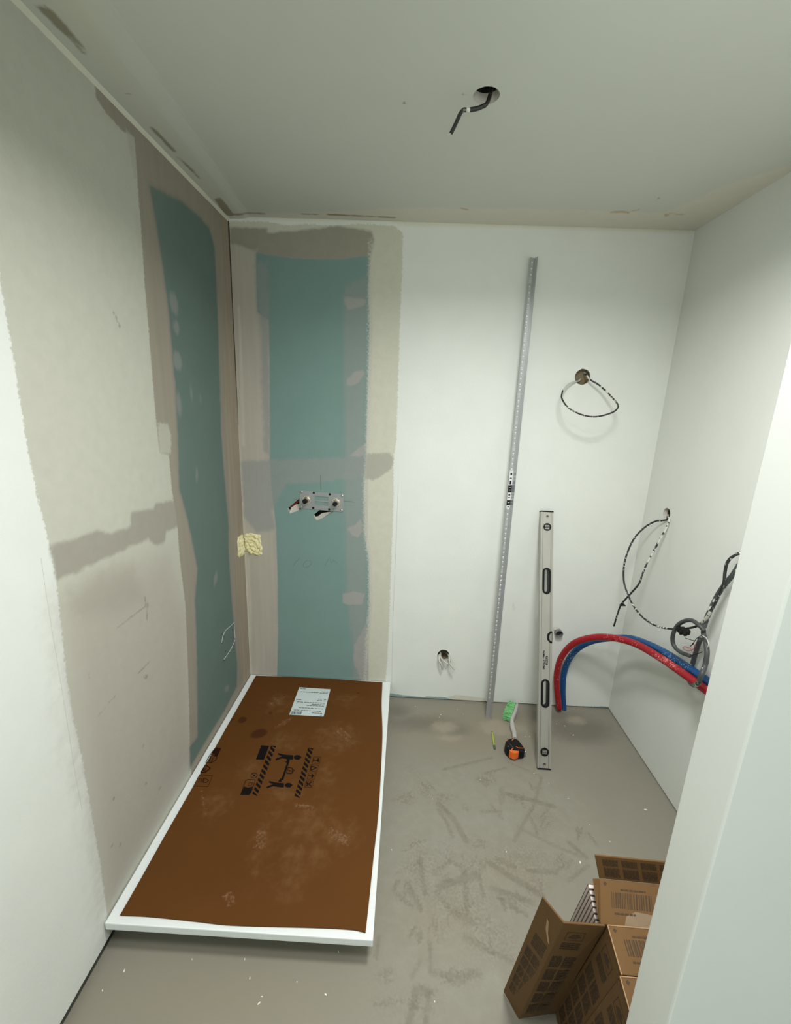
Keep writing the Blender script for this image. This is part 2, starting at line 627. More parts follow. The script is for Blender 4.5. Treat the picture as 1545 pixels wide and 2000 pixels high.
# ---- back wall
slotA = [(562, 993), (584, 974), (590, 978), (590, 990), (586, 996), (566, 1003)]
slotB = [(612, 1006), (622, 998), (628, 992), (652, 992), (651, 999), (637, 1008), (622, 1015), (618, 1017)]
hole_cable = circle2(*BW([(1138, 736)])[0], .036, .036, 22, .05)
hole_outlet = circle2(*BW([(866, 1280)])[0], .033, .035, 20, .05)
holes_back = [BW(slotA), BW(slotB), hole_cable, hole_outlet]
wb_layers = {
    'fill': [('poly', [(-.02, 2.385)] + BW([(448, 432), (520, 433), (560, 440), (600, 437), (650, 441), (700, 437), (770, 441), (787, 455), (786, 520), (782, 610), (779, 700),
                                            (776, 800), (774, 860), (768, 900), (769, 960), (766, 1050), (763, 1130), (760, 1220), (756, 1290), (752, 1345)]) + [(-.02, -.02)])],
    'dark': [('poly', BW([(505, 455), (560, 452), (620, 446), (660, 440), (726, 452), (731, 470), (724, 500), (719, 560), (700, 520), (640, 512), (500, 500)])),
             ('poly', BW([(448, 443), (522, 446), (524, 470), (500, 492), (470, 480), (448, 475)]))],
    'left': [('poly', BW([(447, 470), (500, 475), (502, 560), (525, 620), (527, 880), (531, 960), (541, 1040), (543, 1200), (540, 1330), (492, 1330), (478, 1050), (462, 760)]))],
    'teal': [('poly', BW([(500, 493), (530, 499), (570, 504), (620, 507), (665, 507), (700, 502), (720, 500), (719, 560), (722, 640), (719, 740),
                          (716, 850), (715, 900), (711, 960), (712, 1040), (720, 1090), (722, 1180), (717, 1250), (712, 1340), (541, 1330),
                          (543, 1230), (542, 1120), (539, 1030), (531, 960), (527, 900), (526, 700), (524, 625), (503, 610), (501, 550)]))],
    'lav': [('poly', BW([(499, 510), (524, 515), (526, 700), (527, 890), (515, 880), (508, 640)])),
            ('poly', BW([(470, 900), (715, 892), (714, 930), (640, 940), (560, 945), (530, 1000), (540, 1035), (500, 1040), (476, 1010)]))],
    'strip': [('poly', BW([(672, 560), (716, 540), (714, 1000), (716, 1330), (698, 1330), (676, 1150), (672, 900)])),
              ('poly', BW([(690, 1230), (716, 1200), (716, 1335), (690, 1335)]))],
    'blob': [('poly', BW([(673, 578), (690, 581), (716, 585), (714, 594), (700, 600), (680, 605), (672, 592)])),
             ('poly', BW([(677, 742), (690, 728), (708, 722), (712, 730), (700, 748), (688, 754), (678, 752)])),
             ('poly', BW([(684, 890), (705, 872), (716, 865), (714, 885), (700, 893)])),
             ('poly', BW([(678, 1032), (695, 1025), (704, 1012), (709, 1035), (700, 1050), (688, 1046)])),
             ('poly', BW([(669, 1160), (690, 1155), (712, 1160), (708, 1180), (680, 1182), (670, 1178)])),
             ('poly', BW([(692, 1260), (716, 1215), (720, 1330), (705, 1330), (690, 1290)]))],
    'grey': [('poly', BW([(716, 886), (760, 884), (769, 896), (765, 915), (745, 930), (730, 938), (714, 935)]))],
    'ivory': [('poly', BW([(450, 424), (600, 432), (760, 434), (790, 440), (1000, 444), (1357, 456), (1357, 445), (900, 432), (443, 418)]))],
    'edge': [('line', BW([(724, 470), (722, 560), (721, 700), (718, 850), (716, 900), (712, 950), (713, 1040), (722, 1100), (722, 1180), (716, 1260), (712, 1340)]), .012),
             ],
    'rubbed': [('line', BW([(466, 600), (470, 700), (473, 800), (475, 870)]), .012), ('line', BW([(486, 1090), (490, 1250)]), .010)],
    'base': [('poly', BW([(755, 1353), (790, 1358), (830, 1362), (832, 1360), (850, 1361), (865, 1361), (885, 1366), (905, 1370), (905, 1380), (755, 1375)])),
             ('poly', BW([(960, 1376), (1000, 1374), (1040, 1378), (1190, 1380), (1190, 1395), (960, 1390)]))],
    'crumb': [('poly', BW([(872, 1362), (890, 1357), (920, 1360), (948, 1364), (950, 1372), (905, 1371)]))],
    'smudge': [pxblob(BW, 900, 1365, 20, 5), ('line', BW([(1002, 1180), (1004, 1190)]), .005)],
}
m_wall_back = layered('back_wall_finish', WHITE, [
    dict(attr='ivory', color=A(214, 212, 194), soft=.01, amp=.01),
    dict(attr='fill', color=A(201, 200, 184), soft=.004, amp=.02, var=.08),
    dict(attr='left', color=A(180, 174, 162), soft=.012, amp=.03, noise='streak', var=.12, vnoise='streak'),
    dict(attr='dark', color=A(148, 143, 130), soft=.008, amp=.02, noise='mid', op=.9),
    dict(attr='teal', color=A(150, 150, 146), soft=.014, off=.008, amp=.02, noise='mid', op=.5),
    dict(attr='teal', color=A(122, 149, 144), soft=.005, amp=.008, var=.06, vnoise='slow'),
    dict(attr='strip', color=A(150, 152, 148), soft=.02, amp=.04, noise='streak', op=.55),
    dict(attr='lav', color=A(146, 150, 148), soft=.014, amp=.03, noise='mid', op=.7),
    dict(attr='blob', color=A(166, 162, 158), soft=.006, amp=.015, noise='mid', op=.75),
    dict(attr='edge', color=A(205, 203, 190), soft=.009, amp=.05, op=.6),
    dict(attr='rubbed', color=A(200, 197, 186), soft=.007, amp=.02, noise='streak', op=.6),
    dict(attr='grey', color=A(168, 166, 154), soft=.007, amp=.02, op=.9),
    dict(attr='smudge', color=A(170, 172, 168), soft=.01, amp=.02, op=.5),
    dict(attr='base', color=A(125, 152, 150), soft=.003, amp=.012, op=.9),
    dict(attr='crumb', color=A(205, 202, 186), soft=.004, amp=.01, op=.9),
])
us = fine_lines(0, WX, .010)
vs = fine_lines(.006, H, .010)
P2, F = sheet2d(us, vs, holes_back)
n0 = len(P2)
wall_back = obj('wall_back', [(p[0], 0, p[1]) for p in P2], F, m_wall_back)
set_layers(wall_back, P2, wb_layers)
floor_gap(wall_back, (0, 0, 0), (WX, 0, 0), .006, (0, 1, 0))
tag(wall_back, 'white back wall with a tall green plasterboard strip framed in grey filler', None, None, 'structure')

# ---- right wall
hole_right = circle2(*RW([(1302, 1004)])[0], .028, .028, 18, .05)
us = fine_lines(-1.592, 0, .05)
vs = fine_lines(.006, H, .05)
P2, F = sheet2d(us, vs, [hole_right])
n0 = len(P2)
wall_right = obj('wall_right', [(WX, p[0], p[1]) for p in P2], F, m_white)
floor_gap(wall_right, (WX, -1.592, 0), (WX, 0, 0), .006, (1, 0, 0))
tag(wall_right, 'plain white right wall with a round cable hole', None, None, 'structure')


def hole_lining(parent, loop, fn, d1, depth, back, name='hole_lining', side=m_core):
    mb = MB()
    k = len(loop)
    mb.add([fn(p[0], p[1], 0) for p in loop] + [fn(p[0], p[1], d1) for p in loop],
           [(i, (i + 1) % k, k + (i + 1) % k, k + i) for i in range(k)])
    o = mb.build(name, side, parent)
    mb = MB()
    c = np.mean(np.array(loop), 0)
    big = [(c[0] + (p[0] - c[0]) * 1.0, c[1] + (p[1] - c[1]) * 1.0) for p in loop]
    mb.add([fn(p[0], p[1], d1) for p in big] + [fn(p[0], p[1], depth) for p in big],
           [(i, (i + 1) % k, k + (i + 1) % k, k + i) for i in range(k)] + [tuple(range(k, 2 * k))])
    mb.build('wall_cavity', back, parent)
    return o


fb = lambda u, v, d: (u, d, v)
for hpoly, back in ((BW(slotA), m_void), (BW(slotB), m_void)):
    hole_lining(wall_back, hpoly, fb, .02, .06, back)
hole_lining(wall_back, hole_cable, fb, .012, .03, m_wool)
hole_lining(wall_back, hole_outlet, fb, .015, .07, m_wool)
hole_lining(wall_right, hole_right, lambda u, v, d: (WX + d, u, v), .02, .05, m_wool)

# ---- ceiling
hc = on(2, H, 950, 187)
hole_ceil = circle2(hc[0], hc[1], .034, .034, 24, .02)
us = fine_lines(0, WX, .0125)
vs = fine_lines(-1.25, 0, .0125, -4.2)
P2, F = sheet2d(us, vs, [hole_ceil])
ce_layers = {
    'scuff': [('poly', CE([(68, 0), (90, 0), (120, 30), (150, 68), (137, 68), (105, 40)])),
              ('line', CE([(150, 75), (163, 93)]), .012),
              ('line', CE([(297, 243), (320, 268), (340, 289)]), .014), ('line', CE([(345, 300), (368, 320), (391, 344)]), .010),
              ('poly', CE([(417, 384), (429, 381), (446, 400), (457, 416), (449, 418), (440, 414)])),
              ('line', CE([(460, 415), (515, 417)]), .016), ('line', CE([(590, 418), (620, 419)]), .012), ('line', CE([(642, 419), (772, 425)]), .014)],
    'yellow': [('poly', CE([(60, -60), (150, -60), (200, 60), (250, 160), (300, 230), (440, 400), (443, 423)]))],
    'beige': [('poly', CE([(445, 418), (600, 416), (800, 405), (1100, 408), (1300, 415), (1357, 449), (900, 436)])),
              ('poly', CE([(1357, 449), (1300, 415), (1420, 360), (1545, 320), (1545, 345)]))],
    'peel': [('poly', CE([(1190, 413), (1200, 412), (1215, 411), (1228, 413), (1229, 418), (1222, 416), (1205, 416), (1192, 416)])),
             ('line', CE([(1232, 413), (1248, 409)]), .012),
             ('poly', CE([(1297, 418), (1307, 416), (1306, 422), (1299, 424)])), ('line', CE([(1308, 416), (1335, 420)]), .008),
             ('line', CE([(900, 407), (913, 409)]), .014)],
    'dot': [pxblob(CE, 249, 175, 3, 2), pxblob(CE, 907, 183, 3, 2), pxblob(CE, 790, 200, 3, 2), pxblob(CE, 1287, 387, 2, 1.5), pxblob(CE, 437, 417, 3, 2)],
}
m_ceiling = layered('ceiling_paint', A(203, 206, 197), [
    dict(attr='yellow', color=A(212, 205, 176), soft=.08, amp=.05, noise='mid', op=.45),
    dict(attr='beige', color=A(222, 212, 196), soft=.02, amp=.02, noise='mid', op=.6),
    dict(attr='scuff', color=A(138, 131, 108), soft=.005, amp=.014, noise='mid', op=.85),
    dict(attr='peel', color=A(190, 170, 140), soft=.004, amp=.012, op=.9),
    dict(attr='dot', color=A(90, 88, 80), soft=.004, amp=.004, op=.8),
], rough=.9, mott=.02, bump=0)


def ceil_z(x, y):
    # filler ramp along the left wall
    e = .10 + .09 * min(1, max(0, -y / 1.1))
    t = max(0, 1 - x / e)
    return H - .006 * min(1, t * 3) - .004 * t


ceiling = obj('ceiling', [(p[0], p[1], ceil_z(p[0], p[1])) for p in P2], F, m_ceiling)
set_layers(ceiling, P2, ce_layers)
tag(ceiling, 'pale grey painted ceiling with a round lamp hole', None, None, 'structure')
hole_lining(ceiling, hole_ceil, lambda u, v, d: (u, v, H + d), .025, .16, m_void)

# ---- floor
us = fine_lines(0, WX, .009)
vs = fine_lines(-1.5, 0, .009, -4.2)
us = np.concatenate([[-.06], us, [WX + .06]])
vs = np.concatenate([vs, [.06]])
P2, F = sheet2d(us, vs, [])


def st(w, *pts):
    return ('line', FL(pts), w)


rs = random.Random(3)
PRINTS, PADS = [], []
for (x, y, r) in ((952, 1521, 16), (909, 1579, 7), (1136, 1627, 11), (1062, 1600, 26), (872, 1561, 18), (831, 1542, 20), (789, 1557, 18), (814, 1651, 26), (934, 1647, 20), (867, 1716, 14), (857, 1812, 28),
                  (815, 1820, 18), (747, 1907, 18), (925, 1690, 30), (795, 1745, 18), (1040, 1720, 34), (900, 1905, 30), (760, 1960, 28), (1100, 1690, 22), (930, 1790, 30), (1000, 1760, 26), (830, 1960, 30), (880, 1660, 24),
                  (970, 1820, 30), (1010, 1560, 16), (800, 1690, 20)):
    a0 = rs.uniform(0, 3.14)
    PADS.append(pxblob(FL, x, y, r * .9, r * .7))
    for k in range(rs.randint(4, 8)):
        cx, cy = x + rs.uniform(-.8, .8) * r, y + rs.uniform(-.8, .8) * r * .8
        a1 = a0 + rs.uniform(-.5, .5)
        L = r * rs.uniform(.25, .75)
        b1 = rs.uniform(-.5, .5) * L
        PRINTS.append(('line', FL([(cx - L * math.cos(a1), cy - L * math.sin(a1)), (cx - b1 * math.sin(a1) * .4, cy + b1 * math.cos(a1) * .4), (cx + L * math.cos(a1), cy + L * math.sin(a1))]), rs.uniform(.004, .010)))
fl_layers = {
    'warm': [pxblob(FL, 930, 1430, 120, 40), pxblob(FL, 450, 1950, 200, 60), pxblob(FL, 850, 1800, 90, 60), pxblob(FL, 1000, 1700, 80, 40)],
    'dust': [('poly', FL([(770, 1500), (900, 1490), (1050, 1510), (1130, 1560), (1180, 1680), (1060, 1750), (1000, 1990), (760, 1990), (740, 1700)]))],
    'dark': [pxblob(FL, 820, 1412, 60, 14), pxblob(FL, 890, 1425, 22, 12), pxblob(FL, 1130, 1425, 60, 22), pxblob(FL, 1090, 1400, 50, 10), pxblob(FL, 780, 1390, 20, 12)],
    'lightstain': [pxblob(FL, 868, 1420, 24, 10), pxblob(FL, 880, 1441, 22, 5), pxblob(FL, 980, 1420, 40, 15), pxblob(FL, 1125, 1407, 16, 7)],
    'smear': [st(.012, (866, 1503), (961, 1480)), st(.010, (989, 1499), (946, 1511)), st(.008, (992, 1488), (1058, 1517)),
              st(.020, (989, 1550), (1040, 1563), (1082, 1575)), st(.008, (977, 1538), (977, 1569)), st(.008, (982, 1538), (983, 1567)),
              st(.012, (1035, 1530), (1041, 1542)), st(.014, (940, 1585), (977, 1585)), st(.010, (959, 1571), (981, 1600)),
              st(.022, (856, 1569), (884, 1596), (911, 1643)), st(.014, (856, 1581), (872, 1605), (884, 1635)),
              st(.012, (1058, 1517), (1043, 1573), (1020, 1612), (1004, 1643)), st(.010, (1035, 1592), (1051, 1631)),
              st(.010, (1012, 1616), (1082, 1651)), st(.010, (1082, 1651), (1140, 1675)), st(.018, (1111, 1645), (1144, 1674)), st(.010, (1148, 1627), (1167, 1651)),
              st(.016, (819, 1677), (831, 1746)), st(.026, (857, 1732), (931, 1709)), st(.012, (845, 1707), (880, 1681), (903, 1695)),
              st(.022, (957, 1686), (996, 1711), (1059, 1749)), st(.016, (971, 1677), (1006, 1695)), st(.016, (1031, 1700), (1085, 1704)),
              st(.018, (961, 1735), (1041, 1763)), st(.012, (973, 1751), (1029, 1788)), st(.012, (852, 1744), (894, 1793)),
              st(.022, (884, 1781), (917, 1798)), st(.016, (796, 1723), (822, 1777)), st(.012, (775, 1746), (805, 1772)), st(.012, (768, 1740), (778, 1720)),
              st(.016, (908, 1830), (960, 1858), (1001, 1877)), st(.014, (845, 1900), (894, 1910), (938, 1903)), st(.012, (840, 1840), (842, 1898)),
              st(.010, (822, 1875), (803, 1910)), st(.020, (812, 1933), (798, 2000)), st(.014, (838, 1938), (831, 2000)), st(.020, (815, 1932), (838, 1936)),
              st(.014, (907, 1700), (913, 1790)), st(.010, (935, 1710), (945, 1750)), st(.012, (740, 1830), (735, 1870)),
              st(.010, (1045, 1538), (1058, 1540)), st(.010, (1150, 1690), (1110, 1720))],
    'print': PRINTS,
    'rub': PADS + [st(.03, (800, 1500), (850, 1560)), pxblob(FL, 900, 1760, 70, 40), pxblob(FL, 1020, 1680, 60, 30), pxblob(FL, 830, 1700, 40, 60), pxblob(FL, 960, 1840, 50, 40)],
    'clean': [pxblob(FL, 865, 1650, 30, 20), pxblob(FL, 845, 1720, 14, 12), pxblob(FL, 940, 1600, 40, 12)],
}
m_floor = layered('screed_floor', A(136, 132, 119), [
    dict(attr='warm', color=A(138, 128, 109), soft=.10, amp=.1, noise='mid', op=.6),
    dict(attr='dust', color=A(144, 141, 128), soft=.10, amp=.12, noise='mid', op=.75, patchy=.3, pnoise='mid'),
    dict(attr='dark', color=A(108, 104, 93), soft=.05, amp=.05, noise='mid', op=.75),
    dict(attr='lightstain', color=A(156, 146, 130), soft=.02, amp=.04, noise='mid', op=.7),
    dict(attr='rub', color=A(122, 116, 101), soft=.05, amp=.08, noise='mid', op=.5, patchy=.12, pnoise='fine'),
    dict(attr='print', color=A(106, 98, 84), soft=.004, amp=.014, noise='fine', op=.62, patchy=.45, pnoise='mid'),
    dict(attr='smear', color=A(102, 94, 79), soft=.007, amp=.016, noise='fine', op=.74, patchy=.5, pnoise='mid'),
    dict(attr='clean', color=A(142, 140, 130), soft=.03, amp=.04, noise='mid', op=.4),
], rough=.55, mott=.06, mscale=3, bump=.0004, bscale=120, spec=.35)
floor = obj('floor', [(p[0], p[1], 0) for p in P2], F, m_floor)
set_layers(floor, P2, fl_layers)
tag(floor, 'smeared grey screed floor', None, None, 'structure')

# ---- partition with the doorway the photograph is taken through, and the hall behind it
mb = MB()
mb.box((JX, KY, 0), (WX + .9, JY, H))
wall_front = mb.build('wall_front', m_white, bevel=.003)
tag(wall_front, 'bright white partition end beside the doorway at right', None, None, 'structure')
mb = MB()
mb.box((-.02, KY, HEAD), (JX, JY, H))
tag(mb.build('trim_1', m_white), 'unseen white header above the doorway', None, None, 'structure')
mb = MB()
mb.box((-.1, -4.3, -.05), (WX + .95, -4.2, H))
tag(mb.build('wall_rear', m_white), 'white hall wall behind the viewer', None, None, 'structure')
mb = MB()
mb.box((WX + .9, -4.2, -.05), (WX + 1.0, JY, H))
tag(mb.build('wall_hall', m_white), 'white side wall of the hall', None, None, 'structure')
mb = MB()
mb.add([(WX, -4.2, H), (WX + .95, -4.2, H), (WX + .95, JY, H), (WX, JY, H)], [(0, 1, 2, 3)])
tag(mb.build('ceiling_hall', m_white), 'white hall ceiling', None, None, 'structure')
mb = MB()
mb.add([(WX + .06, -4.2, 0), (WX + .95, -4.2, 0), (WX + .95, JY, 0), (WX + .06, JY, 0)], [(0, 1, 2, 3)])
tag(mb.build('floor_hall', m_floor), 'grey hall floor', None, None, 'structure')

# caulk bead where the left wall meets the ceiling
mb = MB()
rows = []
for i in range(90):
    y = -i * .014 * 1.05
    w = .0105 + .0025 * mnoise.noise(Vector((y * 9, 1, 0)))
    z0 = H - .0095
    mb.v += [(0, y, z0 - w), (.004, y, z0 - w * .55), (w * .9, y, z0 + .001)]
for i in range(89):
    for k in range(2):
        mb.f.append((i * 3 + k, i * 3 + k + 1, i * 3 + k + 4, i * 3 + k + 3))
tag(mb.build('trim_2', mottled('caulk', A(214, 213, 196), .6, 0, 30, .05), smooth=True), 'cream caulk bead between left wall and ceiling', None, None, 'structure')
# dark open joint down the inner corner
mb = MB()
crack = [on(0, 0, *p) for p in ((444, 430), (446, 450), (449, 480), (450, 520), (454, 600), (457, 680), (460, 760), (463, 830))]
mb.tube([(.002, -.002, p[2]) for p in crack], [.002, .0035, .0018, .0028, .0012, .002, .001, .0004], 6, 6)
mb.build('corner_crack', base_mat('crack_dark', A(70, 62, 50), .95), wall_back)

# pencil marks on the boards
m_pencil = base_mat('pencil_line', A(95, 102, 100), .7)


def wall_line(px, r=.0009, fn=lambda p: on(1, -.0004, *p), parent=wall_back, m=m_pencil, name='pencil_mark'):
    mb = MB()
    mb.tube([fn(p) for p in px], r, 4, 3)
    return mb.build(name, m, parent)


wall_line([(626, 928), (627, 958)])
wall_line([(671, 978), (694, 981)])
wall_line([(574, 975), (586, 976)])
wall_line([(586, 1090), (578, 1098), (572, 1108)], .0006)
wall_line([(602, 1094), (596, 1097), (592, 1104), (596, 1108), (604, 1106), (609, 1099), (605, 1094)], .0006)
wall_line([(634, 1106), (643, 1090), (647, 1099), (652, 1094), (660, 1101)], .0006)
wall_line([(778, 940), (773, 1080), (768, 1200), (765, 1345)], .0007, m=base_mat('faint_pencil', A(196, 197, 190), .7))

wall_line([(80, 1090), (95, 1190), (110, 1280), (128, 1390), (145, 1500), (160, 1580)], .0006, lambda p: on(0, .0003, *p), wall_left, bpy.data.materials['faint_pencil'])

# scored box outline on the left wall
fl_ = lambda p: on(0, .0005, *p)
m_score = base_mat('scored_paper_edge', A(190, 192, 188), .8)
for seg in ([(435, 1243), (440, 1232), (449, 1224), (458, 1215)], [(457, 1216), (458, 1232), (459, 1246)], [(459, 1250), (452, 1266), (443, 1280), (437, 1288)], [(435, 1243), (433, 1255)]):
    wall_line(seg, .0016, fl_, wall_left, m_score, 'scored_outline')
mb = MB()
for p in ((434, 1238), (434, 1252), (437, 1244), (434, 1256), (456, 1220), (454, 1230), (455, 1247), (457, 1258), (440, 1272), (437, 1290)):
    c = on(0, .0006, *p)
    mb.prism([(c[0], c[1] + a, c[2] + b) for a, b in ((-.003, -.003), (.003, -.003), (.003, .003), (-.003, .003))], (.0006, 0, 0))
mb.build('drill_mark', base_mat('drill_dark', A(40, 42, 40), .9), wall_left)

# ------------------------------------------------------------------ yellow foam in the corner
m_foam = mottled('pu_foam', A(232, 224, 178), .9, 0, 90, .16, .006, 150)


def bumpy(mb, poly, fn, h, step=.0035, seed=0):
    P = np.array(poly)
    lo, hi = P.min(0), P.max(0)
    pts = [Vector(p) for p in poly]
    n = len(pts)
    edges = [(i, (i + 1) % n) for i in range(n)]
    for x in np.arange(lo[0], hi[0], step):
        for y in np.arange(lo[1], hi[1], step):
            q = (x + random.uniform(-.3, .3) * step, y + random.uniform(-.3, .3) * step)
            if inside(q, poly): pts.append(Vector(q))
    ov, oe, of, *_ = delaunay_2d_cdt(pts, edges, [], 1, 1e-7)
    of = [f for f in of if inside(sum((ov[k] for k in f), Vector((0, 0))) / len(f), poly)]
    d = seg_dist(np.array([tuple(p) for p in ov]), poly, True)
    vs_ = []
    for p, dd in zip(ov, d):
        k = min(1, dd / .008)
        z = h * k * (.6 + 1.1 * mnoise.noise(Vector((p[0] * 70, p[1] * 70, seed))) + .35 * mnoise.noise(Vector((p[0] * 200, p[1] * 200, seed))))
        vs_.append(fn(p[0], p[1], max(z, 0) + .001))
    mb.add(vs_, of)


def jag(poly, amp=.0025, n=4):
    out = []
    for i in range(len(poly)):
        a, b = np.array(poly[i]), np.array(poly[(i + 1) % len(poly)])
        for k in range(n):
            out.append(tuple(a + (b - a) * k / n + rng.uniform(-amp, amp, 2)))
    return out


mb = MB()
pb = BW([(476, 1045), (482, 1042), (493, 1041), (507, 1044), (511, 1045), (509, 1052), (511, 1064), (513, 1070), (512, 1078), (512, 1084), (504, 1086), (497, 1083), (489, 1081), (483, 1077), (478, 1074)])
pb = [(max(x, .0), z) for x, z in pb]
bumpy(mb, jag(pb), lambda u, v, d: (max(u, .0005), -d, v), .012)
pl = LW([(474, 1044), (468, 1046), (464, 1049), (463, 1058), (464, 1072), (464, 1086), (467, 1089), (472, 1086), (477, 1082), (478, 1075), (476, 1060)])
pl = [(min(y, -.001), z) for y, z in pl]
bumpy(mb, jag(pl), lambda u, v, d: (d, min(u, -.0005), v), .008, seed=5)
foam = mb.build('foam_patch', m_foam, smooth=False)
tag(foam, 'rough pale yellow insulating foam filling a hole in the wall corner', 'foam')

# ------------------------------------------------------------------ shower tray and its cardboard cover
TZ, TB, TW, TL = .1033, .0766, .7993, 1.2181
tray = empty('shower_tray', (.4, -.61, 0))
tag(tray, 'flat white rectangular shower tray raised off the floor along the left wall', 'shower tray')
m_tray = mottled('tray_white', A(228, 233, 231, .72), .45, 0, 300, .03, .0003, 700)
mb = MB()
mb.box((.004, -TL, TB), (TW, -.004, TZ))
mb.build('slab', m_tray, tray, bevel=.003)
m_foot = base_mat('tray_foot_plastic', (.03, .03, .03), .6)
for x in (.12, .4, .68):
    for y in (-.15, -.6, -1.05):
        mb = MB()
        mb.tube([(x, y, 0), (x, y, TB + .001)], .035, 14, 1)
        mb.build('foot', m_foot, tray)

zt = TZ + .001
TP = lambda p, z=zt: on(2, z, *p)
edge_back = [(500, 1321), (560, 1323), (620, 1326), (690, 1330), (747, 1334)]
edge_front = [(235, 1789), (296, 1792), (382, 1801), (444, 1808), (529, 1811), (607, 1813), (685, 1817), (714, 1823)]
edge_left = [(500, 1321), (455, 1400), (400, 1498), (330, 1620), (280, 1710), (235, 1789)]
edge_right = [(747, 1334), (745.5, 1378), (747, 1440), (742, 1548), (737, 1611), (730, 1673), (721, 1760), (714, 1823)]


def resample(pts, n):
    P = np.array([TP(p)[:2] for p in pts])
    d = np.concatenate([[0], np.cumsum(np.linalg.norm(np.diff(P, axis=0), axis=1))])
    C_ = np.array(catmull(P, 12))
    dd = np.concatenate([[0], np.cumsum(np.linalg.norm(np.diff(C_, axis=0), axis=1))])
    t = np.linspace(0, dd[-1], n)
    return np.stack([np.interp(t, dd, C_[:, 0]), np.interp(t, dd, C_[:, 1])], 1)


NU, NV = 66, 100
eb, ef, el, er = resample(edge_back, NU), resample(edge_front, NU), resample(edge_left, NV), resample(edge_right, NV)
CP = np.zeros((NV, NU, 2))
for j in range(NV):
    v = j / (NV - 1)
    for i in range(NU):
        u = i / (NU - 1)
        CP[j, i] = (1 - v) * eb[i] + v * ef[i] + (1 - u) * el[j] + u * er[j] - ((1 - u) * (1 - v) * eb[0] + u * (1 - v) * eb[-1] + (1 - u) * v * ef[0] + u * v * ef[-1])
CTH = .004


def card_z(x, y, u=None, v=None):
    return zt + CTH + .0016 * (mnoise.noise(Vector((x * 4, y * 4, 2))) + .6)


P2 = CP.reshape(-1, 2)
top = [(p[0], p[1], card_z(p[0], p[1])) for p in P2]
bot = [(p[0], p[1], z[2] - CTH) for p, z in zip(P2, top)]
F = [(j * NU + i, j * NU + i + 1, (j + 1) * NU + i + 1, (j + 1) * NU + i) for j in range(NV - 1) for i in range(NU - 1)]
n0 = len(P2)
Fb = [tuple(k + n0 for k in reversed(f)) for f in F]
ring = [i for i in range(NU)] + [j * NU + NU - 1 for j in range(1, NV)] + [(NV - 1) * NU + i for i in range(NU - 2, -1, -1)] + [j * NU for j in range(NV - 2, 0, -1)]
Fs = [(ring[k], ring[(k + 1) % len(ring)], ring[(k + 1) % len(ring)] + n0, ring[k] + n0) for k in range(len(ring))]
CB = lambda pts: [tuple(TP(p, zt + CTH + .002)[:2]) for p in pts]
m_card = layered('brown_cardboard', A(91, 55, 17), [
    dict(attr='darker_patch', color=A(84, 49, 13), soft=.1, amp=.1, noise='mid', op=.5),  # slightly darker brown patch towards the front of the sheet
    dict(attr='dusty', color=A(118, 86, 54), soft=.04, amp=.10, noise='mid', op=.5, patchy=.35, pnoise='mid'),
    dict(attr='tread', color=A(142, 112, 86), soft=.004, amp=.02, noise='fine', op=.55, patchy=.3, pnoise='fine'),
    dict(attr='stain', color=A(62, 30, 11), soft=.005, amp=.008, noise='mid', op=.85),
], rough=.8, mott=.05, mscale=8, bump=0, spec=.2)
card = empty('cardboard_sheet', (.4, -.6, zt))
tag(card, 'brown cardboard sheet with black carrying symbols lying on the white shower tray', 'cardboard')
sheet = obj('sheet', top + bot, F + Fb + Fs, m_card)
adopt(card, sheet)
Z7 = lambda x, y: (180 + x / 2.575, 1300 + y / 2.575)
treads = []
for (cx, cy, n, dx, dy, lx, ly) in ((1075, 710, 7, 16, 3, 6, 22), (1250, 860, 8, 13, 8, -8, 40), (560, 700, 6, 4, 22, 10, -8), (845, 880, 7, -2, 14, 46, 2),
                                    (960, 290, 6, -8, 7, 60, -25), (1270, 350, 6, 12, 8, 30, -30), (690, 1180, 5, 4, 14, 40, -6), (930, 180, 5, -4, 10, 55, -8)):
    for k in range(n):
        x, y = cx + (k - n / 2) * dx, cy + (k - n / 2) * dy
        treads.append(('line', CB([Z7(x - lx / 2, y - ly / 2), Z7(x + lx / 2, y + ly / 2)]), .0045))
set_layers(sheet, np.vstack([P2, P2]), {
    'darker_patch': [pxblob(CB, 500, 1700, 120, 60)],
    'dusty': [pxblob(CB, *Z7(1230, 360), 40, 26), pxblob(CB, *Z7(1090, 790), 45, 30), pxblob(CB, *Z7(1230, 850), 36, 26), pxblob(CB, *Z7(1020, 1000), 24, 50),
              pxblob(CB, *Z7(960, 640), 22, 14), pxblob(CB, *Z7(960, 380), 26, 16), pxblob(CB, *Z7(870, 850), 12, 40), pxblob(CB, *Z7(940, 190), 26, 14),
              pxblob(CB, *Z7(1280, 170), 20, 10), pxblob(CB, *Z7(620, 700), 24, 22), pxblob(CB, *Z7(1120, 950), 20, 25), pxblob(CB, *Z7(800, 520), 18, 16), pxblob(CB, *Z7(1180, 560), 14, 24)],
    'tread': treads,
    'stain': [('blob', CB([Z7(838, 341)])[0], .040, .027, .5), pxblob(CB, *Z7(756, 272), 8, 6), pxblob(CB, *Z7(700, 270), 4, 4), pxblob(CB, *Z7(897, 237), 3, 3), pxblob(CB, *Z7(1338, 137), 4, 1.5)],
})

m_ink = base_mat('black_print', (.007, .006, .006), .8, 0, .08)
m_inkred = base_mat('dark_red_print', A(44, 17, 8), .8, 0, .08)
Z6 = lambda x, y: (360 + x / 5.15, 1420 + y / 5.15)


def cprint(name, polys, mat=m_ink, parent=card, dz=.0009):
    mb = MB()
    for poly in polys:
        pts = []
        for p in poly:
            q = TP(p, zt + CTH + .002)
            pts.append((q[0], q[1], card_z(q[0], q[1]) + dz))
        mb.add(pts, [tuple(range(len(pts)))])
    return mb.build(name, mat, parent)


